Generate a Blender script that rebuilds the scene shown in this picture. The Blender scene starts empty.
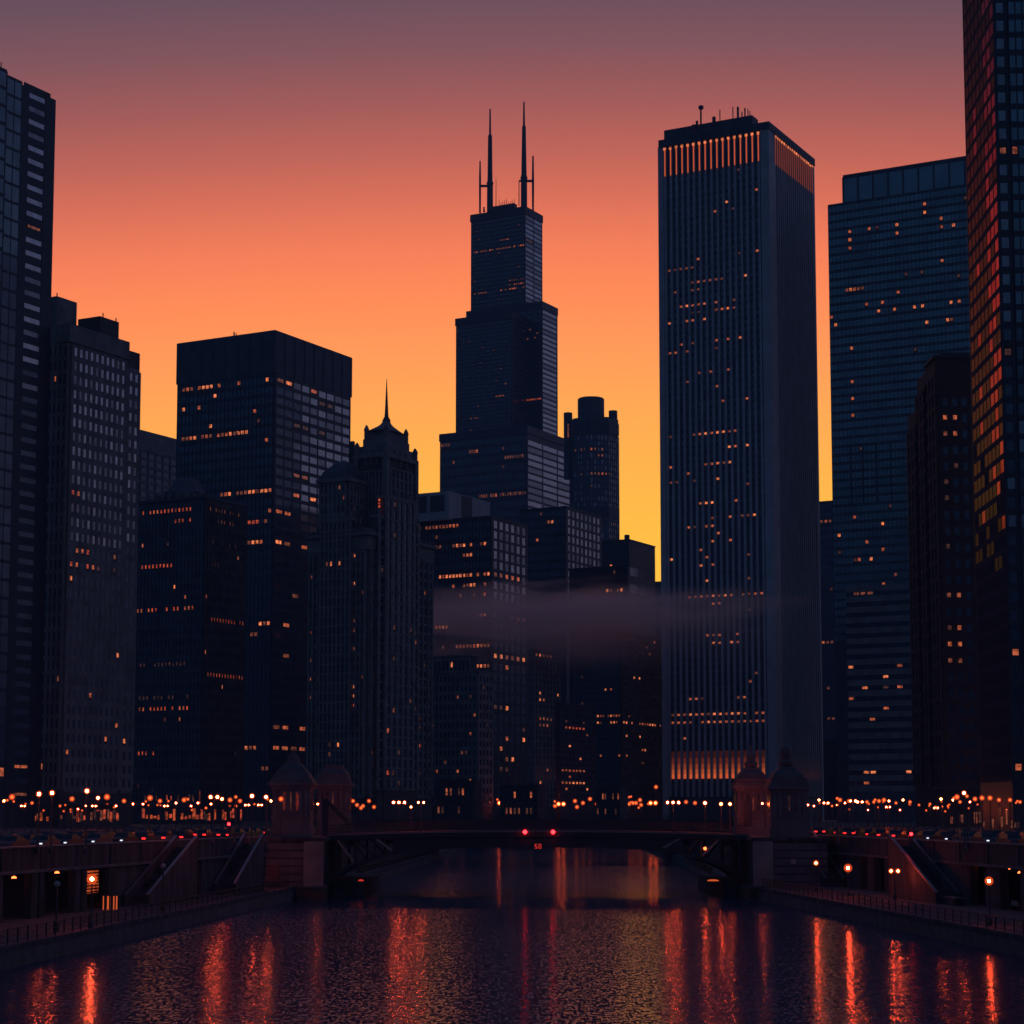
import bpy, math, random
from math import sin, cos, pi, radians, sqrt
random.seed(7)
S = bpy.context.scene
COL = S.collection

# ------------------------------------------------------------------ camera
F, PITCH, AXIS, HC = 2000.0, math.atan(0.1), 612.0, 10.5
SP, CP = sin(PITCH), cos(PITCH)
cam = bpy.data.cameras.new('camera')
cam.lens = F / 1024 * 36; cam.sensor_width = 36; cam.shift_y = 100 / 1024
cam.clip_start = 0.5; cam.clip_end = 20000
co = bpy.data.objects.new('camera', cam); COL.objects.link(co)
co.location = (0, 0, HC); co.rotation_euler = (pi / 2 + PITCH, 0, 0)
S.camera = co

# ------------------------------------------------------------------ sky and light
def nn(nt, t, **kw):
    n = nt.nodes.new(t)
    for k, v in kw.items():
        setattr(n, k, v)
    return n
def lin(c):
    return tuple(((x / 255) / 12.92 if x / 255 <= .04045 else ((x / 255 + .055) / 1.055) ** 2.4) for x in c) + (1,)
def ramp(nt, src, stops, interp='LINEAR'):
    r = nn(nt, 'ShaderNodeValToRGB'); cr = r.color_ramp; cr.interpolation = interp
    while len(cr.elements) < len(stops): cr.elements.new(.5)
    for e, (p, c) in zip(cr.elements, stops):
        e.position = p; e.color = c
    nt.links.new(src, r.inputs[0]); return r
def math_(nt, op, a, b=None, clamp=False):
    n = nn(nt, 'ShaderNodeMath', operation=op); n.use_clamp = clamp
    for i, x in enumerate((a, b)):
        if x is None: continue
        if isinstance(x, (int, float)): n.inputs[i].default_value = x
        else: nt.links.new(x, n.inputs[i])
    return n.outputs[0]
def mixc(nt, f, a, b, mode='MIX'):
    n = nn(nt, 'ShaderNodeMix', data_type='RGBA', blend_type=mode)
    for s, x in ((0, f), (6, a), (7, b)):
        if isinstance(x, (int, float)): n.inputs[s].default_value = x
        elif isinstance(x, tuple): n.inputs[s].default_value = x
        else: nt.links.new(x, n.inputs[s])
    return n.outputs[2]

SUN_AZ, SUN_EL = 8.0, 2.0          # degrees right of the view direction, above the horizon
W = bpy.data.worlds.new('World'); S.world = W; W.use_nodes = True
nt = W.node_tree; nt.nodes.clear()
tc = nn(nt, 'ShaderNodeTexCoord'); sx = nn(nt, 'ShaderNodeSeparateXYZ')
nt.links.new(tc.outputs['Generated'], sx.inputs[0])
X_, Y_, Z_ = sx.outputs
hyp = math_(nt, 'SQRT', math_(nt, 'SUBTRACT', 1.0001, math_(nt, 'MULTIPLY', Z_, Z_)))
cx_ = math_(nt, 'DIVIDE', X_, hyp); cy_ = math_(nt, 'DIVIDE', Y_, hyp)
def zs(*st): return [(z, tuple(.9 * q for q in lin(c)[:3]) + (1,)) for z, c in st]
# the glow is highest round the sunset azimuth and sinks towards either side
az = math_(nt, 'SUBTRACT', cx_, .03)
ze = math_(nt, 'ADD', Z_, math_(nt, 'MULTIPLY', math_(nt, 'MINIMUM', math_(nt, 'MULTIPLY', az, az), .12), .24))
def fs(*st):      # colours seen through the evening air: take out what the air adds and dims
    air = (.012, .008, .015)
    return [(z, tuple(max(0, (c - a) / .93 * .9) for c, a in zip(lin(col)[:3], air)) + (1,)) for z, col in st]
front = ramp(nt, ze, fs((0, (255, 196, 66)), (.125, (254, 190, 70)), (.155, (254, 182, 74)), (.18, (255, 174, 80)), (.204, (255, 165, 86)),
        (.228, (255, 153, 90)), (.252, (254, 140, 89)), (.275, (244, 127, 90)), (.298, (219, 113, 90)), (.32, (190, 101, 90)), (.343, (160, 91, 90)),
        (.365, (131, 85, 92)), (.39, (106, 79, 93)), (.6, (56, 62, 104)), (1, (42, 54, 96))))
side = ramp(nt, Z_, zs((0, (24, 30, 54)), (.06, (46, 48, 74)), (.10, (94, 88, 108)), (.16, (98, 96, 118)), (.25, (88, 94, 122)), (.42, (66, 78, 118)), (1, (36, 50, 90))))
back = ramp(nt, Z_, zs((0, (12, 20, 42)), (.08, (20, 32, 58)), (.22, (42, 70, 100)), (.5, (44, 70, 106)), (1, (34, 52, 88))))
rf = nn(nt, 'ShaderNodeMapRange', interpolation_type='SMOOTHSTEP'); rf.inputs[1].default_value = .15; rf.inputs[2].default_value = .8
nt.links.new(cx_, rf.inputs[0])
ff = nn(nt, 'ShaderNodeMapRange', interpolation_type='SMOOTHSTEP'); ff.inputs[1].default_value = .74; ff.inputs[2].default_value = .965
nt.links.new(cy_, ff.inputs[0])
c1 = mixc(nt, rf.outputs[0], back.outputs[0], side.outputs[0])
c2 = mixc(nt, ff.outputs[0], c1, front.outputs[0])
c2 = mixc(nt, math_(nt, 'LESS_THAN', Z_, -.002), c2, (.006, .008, .016, 1))      # nothing shines below the horizon
sky = nn(nt, 'ShaderNodeTexSky', sky_type='NISHITA'); sky.sun_disc = False
sky.sun_elevation = radians(SUN_EL); sky.sun_rotation = radians(SUN_AZ)
b1 = nn(nt, 'ShaderNodeBackground'); nt.links.new(c2, b1.inputs[0]); b1.inputs[1].default_value = 1.3
b2 = nn(nt, 'ShaderNodeBackground'); nt.links.new(sky.outputs[0], b2.inputs[0]); b2.inputs[1].default_value = .0003
ad = nn(nt, 'ShaderNodeAddShader'); out = nn(nt, 'ShaderNodeOutputWorld')
nt.links.new(b1.outputs[0], ad.inputs[0]); nt.links.new(b2.outputs[0], ad.inputs[1]); nt.links.new(ad.outputs[0], out.inputs[0])

sun = bpy.data.lights.new('sun', 'SUN'); sun.energy = .02; sun.angle = radians(10); sun.color = (1, .62, .36)
so = bpy.data.objects.new('sun', sun); COL.objects.link(so)
so.rotation_euler = (radians(90 - SUN_EL), 0, radians(180 - SUN_AZ))
S.view_settings.view_transform = 'Standard'; S.view_settings.look = 'None'
S.view_settings.exposure = 0; S.view_settings.gamma = 1
S.cycles.use_denoising = True
S.cycles.max_bounces = 6; S.cycles.volume_bounces = 4; S.cycles.sample_clamp_indirect = 6
S.cycles.volume_step_rate = 2

# ------------------------------------------------------------------ projection helpers (world <-> photograph)
def at(u, v, Y):
    a = (u - 512) / F; b = (AXIS - v) / F
    dy = CP - b * SP; dz = SP + b * CP; t = Y / dy
    return (a * t, Y, HC + dz * t)
def proj(x, y, z):
    d = y * CP + (z - HC) * SP
    return 512 + F * x / d, AXIS - F * (-y * SP + (z - HC) * CP) / d
STREET = 6.9

# ------------------------------------------------------------------ materials
M = {}
def mat(name, color, rough=.7, metal=0, spec=.5, noise=.0, nscale=1.0, emis=None, es=0, sample=False, bump=0, stretch=(1, 1, 1)):
    m = bpy.data.materials.new(name); m.use_nodes = True; t = m.node_tree
    p = t.nodes['Principled BSDF']
    p.inputs['Base Color'].default_value = (*color, 1); p.inputs['Roughness'].default_value = rough
    p.inputs['Metallic'].default_value = metal; p.inputs['Specular IOR Level'].default_value = spec
    if noise or bump:
        g = nn(t, 'ShaderNodeTexCoord'); mp = nn(t, 'ShaderNodeMapping'); mp.inputs['Scale'].default_value = stretch
        n = nn(t, 'ShaderNodeTexNoise'); n.inputs['Scale'].default_value = nscale; n.inputs['Detail'].default_value = 6
        t.links.new(g.outputs['Object'], mp.inputs[0]); t.links.new(mp.outputs[0], n.inputs['Vector'])
        if noise:
            lo = tuple(c * (1 - noise) for c in color) + (1,); hi = tuple(min(1, c * (1 + noise)) for c in color) + (1,)
            r = ramp(t, n.outputs[0], [(.3, lo), (.7, hi)]); t.links.new(r.outputs[0], p.inputs['Base Color'])
        if bump:
            b = nn(t, 'ShaderNodeBump'); b.inputs['Strength'].default_value = 1; b.inputs['Distance'].default_value = bump
            t.links.new(n.outputs[0], b.inputs['Height']); t.links.new(b.outputs[0], p.inputs['Normal'])
    if emis:
        p.inputs['Emission Color'].default_value = (*emis, 1); p.inputs['Emission Strength'].default_value = es
        if not sample: m.cycles.emission_sampling = 'NONE'
    M[name] = m; return m

mat('black_metal', (.026, .032, .045), .5, 0, .4, .3, .3)
mat('dark_panel', (.05, .06, .078), .6, 0, .4, .3, .25)
mat('dark_stone', (.07, .065, .062), .8, 0, .3, .35, .25)
mat('house_stone', (.085, .096, .112), .85, 0, .3, .35, .5)
mat('grey_stone', (.17, .165, .16), .85, 0, .3, .3, .3)
mat('pale_stone', (.30, .29, .275), .85, 0, .3, .25, .35)
mat('white_panel', (.35, .35, .365), .6, 0, .4, .15, .2)
mat('brown_brick', (.085, .05, .04), .9, 0, .2, .3, .4)
mat('copper_roof', (.07, .075, .085), .7, 0, .3, .3, .5)
mat('dark_glass', (.07, .095, .125), .14, .6, .5, noise=.3, nscale=.25, bump=.01)
mat('blue_glass', (.13, .185, .215), .2, .75, .5, noise=.25, nscale=.12, bump=.02)
mat('coated_glass', (.42, .42, .46), .14, .85, .5, noise=.2, nscale=.5, bump=.012)
mat('coated_glass_dim', (.22, .22, .25), .16, .8, .5, noise=.25, nscale=.5, bump=.012)
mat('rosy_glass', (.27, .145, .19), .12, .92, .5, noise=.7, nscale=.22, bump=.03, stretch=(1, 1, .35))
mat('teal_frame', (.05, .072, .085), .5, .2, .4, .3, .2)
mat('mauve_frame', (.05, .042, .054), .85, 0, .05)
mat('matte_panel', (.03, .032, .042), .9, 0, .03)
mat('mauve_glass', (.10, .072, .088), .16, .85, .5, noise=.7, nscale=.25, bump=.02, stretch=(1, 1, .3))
for k, tint in (('rosy_glass', (.5, .25, .3, 1)), ('mauve_glass', (.2, .10, .13, 1))): M[k].node_tree.nodes['Principled BSDF'].inputs['Specular Tint'].default_value = tint      # sunset colour put into the glass, kept at grazing angles
mat('asphalt', (.045, .045, .048), .85, 0, .3, .3, .5)
mat('paving', (.075, .08, .088), .85, 0, .3, .35, .8)
mat('concrete', (.042, .048, .056), .88, 0, .25, .6, .9, stretch=(1, 1, .22))
mat('old_concrete', (.034, .037, .042), .9, 0, .25, .6, .6, bump=.03, stretch=(1, 1, .3))
mat('bridge_steel', (.024, .026, .032), .7, 0, .4, .35, .8)
mat('rail_steel', (.03, .032, .036), .5, .3, .4)
mat('edge_steel', (.2, .2, .21), .4, .6, .5)
mat('tyre_rubber', (.012, .012, .012), .9)
mat('car_glass', (.012, .015, .02), .25, 0, .2)
for i, c in enumerate([(.012, .013, .016), (.03, .033, .04), (.05, .053, .06), (.008, .012, .03), (.04, .006, .006), (.09, .09, .095)]):
    mat('car_paint_%d' % i, c, .4, 0, .25)
def lit(name, c, s, var=True):
    m = bpy.data.materials.new(name); m.use_nodes = True; t = m.node_tree; p = t.nodes['Principled BSDF']
    p.inputs['Base Color'].default_value = (.03, .03, .03, 1); p.inputs['Roughness'].default_value = .2
    p.inputs['Emission Color'].default_value = (*c, 1); p.inputs['Emission Strength'].default_value = s
    if var:      # blinds, furniture and lamps inside make each lit window uneven
        g = nn(t, 'ShaderNodeNewGeometry'); n = nn(t, 'ShaderNodeTexNoise'); n.inputs['Scale'].default_value = .9; n.inputs['Detail'].default_value = 3
        t.links.new(g.outputs['Position'], n.inputs['Vector'])
        mr = nn(t, 'ShaderNodeMapRange'); mr.inputs[1].default_value = .35; mr.inputs[2].default_value = .65; mr.inputs[3].default_value = .25 * s; mr.inputs[4].default_value = 1.6 * s
        t.links.new(n.outputs[0], mr.inputs[0]); t.links.new(mr.outputs[0], p.inputs['Emission Strength'])
    m.cycles.emission_sampling = 'NONE'; M[name] = m
lit('lit_bright', (1, .24, .085), .75); lit('lit_orange', (1, .21, .08), .36); lit('lit_dim', (1, .26, .13), .14)
lit('lit_faint', (1, .36, .24), .05); lit('lit_red', (1, .13, .05), .4); lit('lit_strip', (1, .15, .035), .6, False)
lit('flood_glow', (1, .15, .035), .6, False); lit('flood_glow_dim', (1, .16, .045), .22, False); lit('flood_glow_faint', (1, .14, .05), .035, False); lit('flood_glow_soft', (1, .18, .05), .38, False); lit('flood_glow_low', (1, .15, .05), .1, False)
lit('lit_shop', (1, .15, .04), .34)
mat('lamp_globe', (.8, .7, .5), .4, emis=(1, .085, .024), es=440, sample=True)
mat('lamp_globe_mid', (.8, .7, .5), .4, emis=(1, .10, .024), es=45, sample=True)
mat('lamp_globe_far', (.8, .7, .5), .4, emis=(1, .15, .03), es=3, sample=True)
gm = bpy.data.materials.new('milk_glass'); gm.use_nodes = True; M['milk_glass'] = gm; t = gm.node_tree; t.nodes.clear()      # emissive shell painting a soft halo round each bulb
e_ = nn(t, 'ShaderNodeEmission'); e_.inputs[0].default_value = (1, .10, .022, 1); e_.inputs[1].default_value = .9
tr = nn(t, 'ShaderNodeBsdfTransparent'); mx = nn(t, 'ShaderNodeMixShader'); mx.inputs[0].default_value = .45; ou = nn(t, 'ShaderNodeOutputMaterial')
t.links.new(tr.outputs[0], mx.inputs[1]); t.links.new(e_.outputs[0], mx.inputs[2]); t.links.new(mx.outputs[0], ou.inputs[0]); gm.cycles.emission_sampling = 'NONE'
mat('lamp_soft', (.8, .7, .5), .4, emis=(1, .15, .03), es=5, sample=True)
mat('signal_red', (.5, .02, .02), .4, emis=(1, .012, .015), es=14, sample=True)
mat('sign_red', (.5, .02, .02), .4, emis=(1, .05, .03), es=.6)
mat('tail_red', (.4, .01, .01), .3, emis=(1, .02, .02), es=3)
mat('tail_off', (.12, .01, .01), .2)
mat('head_white', (.6, .6, .6), .2, emis=(.8, .85, 1), es=1.3)
mat('head_off', (.35, .35, .38), .1, .6)
PANE = {'coated': ['coated_glass', 'coated_glass', 'coated_glass_dim'], 'dark': ['dark_glass'], 'mix': ['dark_glass', 'coated_glass_dim', 'dark_glass'],  # paler panes paint sky reflection on the faces and rows that mirror it
        'blue': ['blue_glass'], 'rosy': ['rosy_glass', 'rosy_glass', 'rosy_glass', 'mauve_glass'], 'mauve': ['mauve_glass'], 'shade': ['matte_panel'], 'dim': ['coated_glass_dim']}

# ------------------------------------------------------------------ mesh helpers
class Fr:
    """plan frame: a runs along the right-hand face, b along the left-hand face"""
    def __init__(s, x, y, phi): s.x, s.y, s.c, s.s = x, y, cos(radians(phi)), sin(radians(phi)); s.phi = phi
    def pt(s, a, b, z): return (s.x + a * s.c - b * s.s, s.y + a * s.s + b * s.c, z)
WORLD = Fr(0, 0, 0)
class MB:
    def __init__(s): s.v, s.f, s.m = [], [], []
    def poly(s, pts, m=0):
        n = len(s.v); s.v += pts; s.f.append(tuple(range(n, n + len(pts)))); s.m.append(m)
    def hexa(s, p, m=0):   # p: 4 bottom then 4 top, counter-clockwise
        n = len(s.v); s.v += p
        for q in ((3, 2, 1, 0), (4, 5, 6, 7), (0, 1, 5, 4), (1, 2, 6, 5), (2, 3, 7, 6), (3, 0, 4, 7)):
            s.f.append(tuple(n + i for i in q)); s.m.append(m)
    def box(s, fr, a0, a1, b0, b1, z0, z1, m=0):
        s.hexa([fr.pt(a0, b0, z0), fr.pt(a1, b0, z0), fr.pt(a1, b1, z0), fr.pt(a0, b1, z0),
                fr.pt(a0, b0, z1), fr.pt(a1, b0, z1), fr.pt(a1, b1, z1), fr.pt(a0, b1, z1)], m)
    def lathe(s, x, y, prof, n=12, rot=0, m=0, sx=1, sy=1, fr=None):
        base = len(s.v)
        for r, z in prof:
            for k in range(n):
                t = rot + 2 * pi * k / n; dx, dy = r * cos(t) * sx, r * sin(t) * sy
                s.v.append(fr.pt(x + dx, y + dy, z) if fr else (x + dx, y + dy, z))
        for i in range(len(prof) - 1):
            for k in range(n):
                a = base + i * n + k; b = base + i * n + (k + 1) % n
                s.f.append((a, b, b + n, a + n)); s.m.append(m)
        s.f.append(tuple(base + k for k in reversed(range(n)))); s.m.append(m)
        s.f.append(tuple(base + (len(prof) - 1) * n + k for k in range(n))); s.m.append(m)
    def bar(s, p, q, w, h=None, m=0):
        h = h or w
        d = [q[i] - p[i] for i in range(3)]; L = sqrt(sum(x * x for x in d)) or 1; d = [x / L for x in d]
        up = (0, 0, 1) if abs(d[2]) < .95 else (1, 0, 0)
        r = (d[1] * up[2] - d[2] * up[1], d[2] * up[0] - d[0] * up[2], d[0] * up[1] - d[1] * up[0])
        l = sqrt(sum(x * x for x in r)); r = [x / l for x in r]
        u = (r[1] * d[2] - r[2] * d[1], r[2] * d[0] - r[0] * d[2], r[0] * d[1] - r[1] * d[0])
        P = []
        for e in (p, q):
            for i, j in ((-1, -1), (1, -1), (1, 1), (-1, 1)):
                P.append(tuple(e[k] + r[k] * i * w / 2 + u[k] * j * h / 2 for k in range(3)))
        s.hexa(P, m)
    def build(s, name, mats, parent=None, loc=None, smooth=False):
        if parent is not None: loc = tuple(parent.location)
        loc = loc or (0, 0, 0)
        me = bpy.data.meshes.new(name)
        me.from_pydata([(x - loc[0], y - loc[1], z - loc[2]) for x, y, z in s.v], [], s.f)
        for k in ([mats] if isinstance(mats, str) else mats): me.materials.append(M[k])
        me.polygons.foreach_set('material_index', s.m)
        if smooth: me.polygons.foreach_set('use_smooth', [True] * len(s.f))
        me.validate()
        o = bpy.data.objects.new(name, me); COL.objects.link(o)
        if parent is not None: o.parent = parent
        else: o.location = loc
        return o
def empty(name, loc):
    o = bpy.data.objects.new(name, None); o.location = loc; o.empty_display_size = .3; COL.objects.link(o); return o
def tag(o, label=None, cat=None, group=None, kind=None):
    if label: o['label'] = label
    if cat: o['category'] = cat
    if group: o['group'] = group
    if kind: o['kind'] = kind
    return o

# ------------------------------------------------------------------ ground, river, walks
WL = lambda Y: -42 + (Y - 164) * .1507     # line of the left embankment wall
WR = lambda Y: 46 - (Y - 180) * .09        # line of the right embankment wall
QL = lambda Y: -34 + (Y - 133) * .0733     # left quay edge
QR = lambda Y: 37.2 - (Y - 145) * .082     # right quay edge
g = MB()
Y0, YB, YR, YE = 40, 243, 258, 640
g.poly([(-6000, Y0, STREET), (WL(Y0), Y0, STREET), (WL(YB), YB, STREET), (-25, 285, STREET), (-20, 450, STREET), (-18, YE, STREET), (-6000, YE, STREET)])
g.poly([(6000, Y0, STREET), (6000, YE, STREET), (42, YE, STREET), (37.6, 400, STREET), (32, 285, STREET), (WR(YR), YR, STREET), (WR(Y0), Y0, STREET)])
g.poly([(-6000, YE, STREET), (6000, YE, STREET), (6000, 9000, STREET), (-6000, 9000, STREET)])
tag(g.build('ground', 'asphalt'), kind='structure')
for fn, sgn in ((WL, -1), (WR, 1)):
    r = MB(); r.poly([(fn(Y0) + sgn * 4, Y0, STREET + .004), (fn(YB) + sgn * 4, YB, STREET + .004), (fn(YB) + sgn * 18, YB + 180, STREET + .004), (fn(Y0) + sgn * 30, Y0, STREET + .004)][::sgn])
    tag(r.build('street', 'asphalt'), kind='structure')
    k = MB()
    for off, w in ((.2, 3.6),):
        a, b = fn(Y0) + sgn * off, fn(YB - 3) + sgn * off
        k.hexa([(a, Y0, STREET - .05), (a + sgn * w, Y0, STREET - .05), (b + sgn * w, YB - 3, STREET - .05), (b, YB - 3, STREET - .05),
                (a, Y0, STREET + .13), (a + sgn * w, Y0, STREET + .13), (b + sgn * w, YB - 3, STREET + .13), (b, YB - 3, STREET + .13)])
    tag(k.build('pavement', 'paving'), kind='structure')
# walks beside the water
def prism(pts, z0, z1, name, m, mb=None):
    b = mb or MB(); n = len(pts)
    b.poly([(x, y, z1) for x, y in pts]); b.poly([(x, y, z0) for x, y in reversed(pts)])
    for i in range(n):
        p, q = pts[i], pts[(i + 1) % n]
        b.poly([(p[0], p[1], z0), (q[0], q[1], z0), (q[0], q[1], z1), (p[0], p[1], z1)])
    return b if mb else b.build(name, m)
QZ = 1.5
for nm, pts in (('l', [(WL(Y0) - 6, Y0), (QL(Y0), Y0), (QL(YB), YB), (WL(YB) - 6, YB)]),
                ('r', [(QR(Y0), Y0), (WR(Y0) + 6, Y0), (WR(YR) + 6, YR), (QR(YR), YR)]),
                ('lf', [(-26, 262), (-22, 262), (-16, 450), (-14, YE), (-20, YE), (-21, 450)]),
                ('rf', [(28.2, 262), (34, 262), (39, 400), (44, YE), (38, YE), (33.6, 400)])):
    tag(prism(pts, -3, QZ, 'river_walk', 'paving'), kind='structure')
    # coping strip with a worn steel edge
for e0, e1, s in (((QL(Y0), Y0), (QL(YB), YB), 1), ((QR(Y0), Y0), (QR(YB), YB), -1), ((-22, 262), (-16, 450), 1), ((28.2, 262), (33.6, 400), -1)):
    k = MB(); w = -.45 * s
    k.hexa([(e0[0] + .08 * s, e0[1], QZ - .3), (e1[0] + .08 * s, e1[1], QZ - .3), (e1[0] + w, e1[1], QZ - .3), (e0[0] + w, e0[1], QZ - .3),
            (e0[0] + .08 * s, e0[1], QZ + .06), (e1[0] + .08 * s, e1[1], QZ + .06), (e1[0] + w, e1[1], QZ + .06), (e0[0] + w, e0[1], QZ + .06)])
    tag(k.build('kerb', 'concrete'), kind='structure')
# water
wm = bpy.data.materials.new('river_water'); wm.use_nodes = True; M['river_water'] = wm
t = wm.node_tree; p = t.nodes['Principled BSDF']
p.inputs['Base Color'].default_value = (.018, .036, .08, 1); p.inputs['Roughness'].default_value = .13; p.inputs['IOR'].default_value = 1.33
gc = nn(t, 'ShaderNodeNewGeometry')
def wave(kx, ky, rot=0, det=2):      # ripple field; kx, ky are ripples per metre across and along the river
    mp = nn(t, 'ShaderNodeMapping'); mp.inputs['Scale'].default_value = (kx, ky, 1); mp.inputs['Rotation'].default_value = (0, 0, rot)
    n = nn(t, 'ShaderNodeTexNoise'); n.inputs['Scale'].default_value = 1; n.inputs['Detail'].default_value = det
    t.links.new(gc.outputs['Position'], mp.inputs[0]); t.links.new(mp.outputs[0], n.inputs['Vector']); return math_(t, 'SUBTRACT', n.outputs[0], .5)
ny = math_(t, 'ADD', math_(t, 'MULTIPLY', wave(5.6, 1.0), .82), math_(t, 'ADD', math_(t, 'MULTIPLY', wave(1.9, 2.2, .06), .74), math_(t, 'MULTIPLY', wave(.3, .35, -.1), .12)))
nx = math_(t, 'MULTIPLY', wave(4.4, 1.7, .1), .11)
sp = nn(t, 'ShaderNodeSeparateXYZ'); t.links.new(gc.outputs['Position'], sp.inputs[0])
patch = wave(.03, .012, .2)                                     # gusts: rougher and calmer stretches
yy = math_(t, 'ADD', sp.outputs[1], math_(t, 'MULTIPLY', wave(.06, .1), 14))
mr = nn(t, 'ShaderNodeMapRange'); mr.inputs[1].default_value = 0; mr.inputs[2].default_value = 1000; t.links.new(yy, mr.inputs[0])
g1 = (1, 1, 1, 1); lo = (.2, .2, .2, 1)
calm = ramp(t, mr.outputs[0], [(0, g1), (.218, g1), (.226, lo), (.236, lo), (.246, g1), (.385, g1), (.400, lo), (.425, lo), (.44, g1)])
amp = math_(t, 'MULTIPLY', calm.outputs[0], math_(t, 'ADD', 1, math_(t, 'MULTIPLY', patch, 2.2)))
cv = nn(t, 'ShaderNodeCombineXYZ'); cv.inputs[2].default_value = 1
t.links.new(math_(t, 'MULTIPLY', nx, amp), cv.inputs[0]); t.links.new(math_(t, 'MULTIPLY', ny, amp), cv.inputs[1])
vn = nn(t, 'ShaderNodeVectorMath', operation='NORMALIZE'); t.links.new(cv.outputs[0], vn.inputs[0]); t.links.new(vn.outputs[0], p.inputs['Normal'])
w = MB(); w.poly([(-80, 20, 0), (80, 20, 0), (80, YE + 5, 0), (-80, YE + 5, 0)])
tag(w.build('water', 'river_water'), kind='structure')

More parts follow.
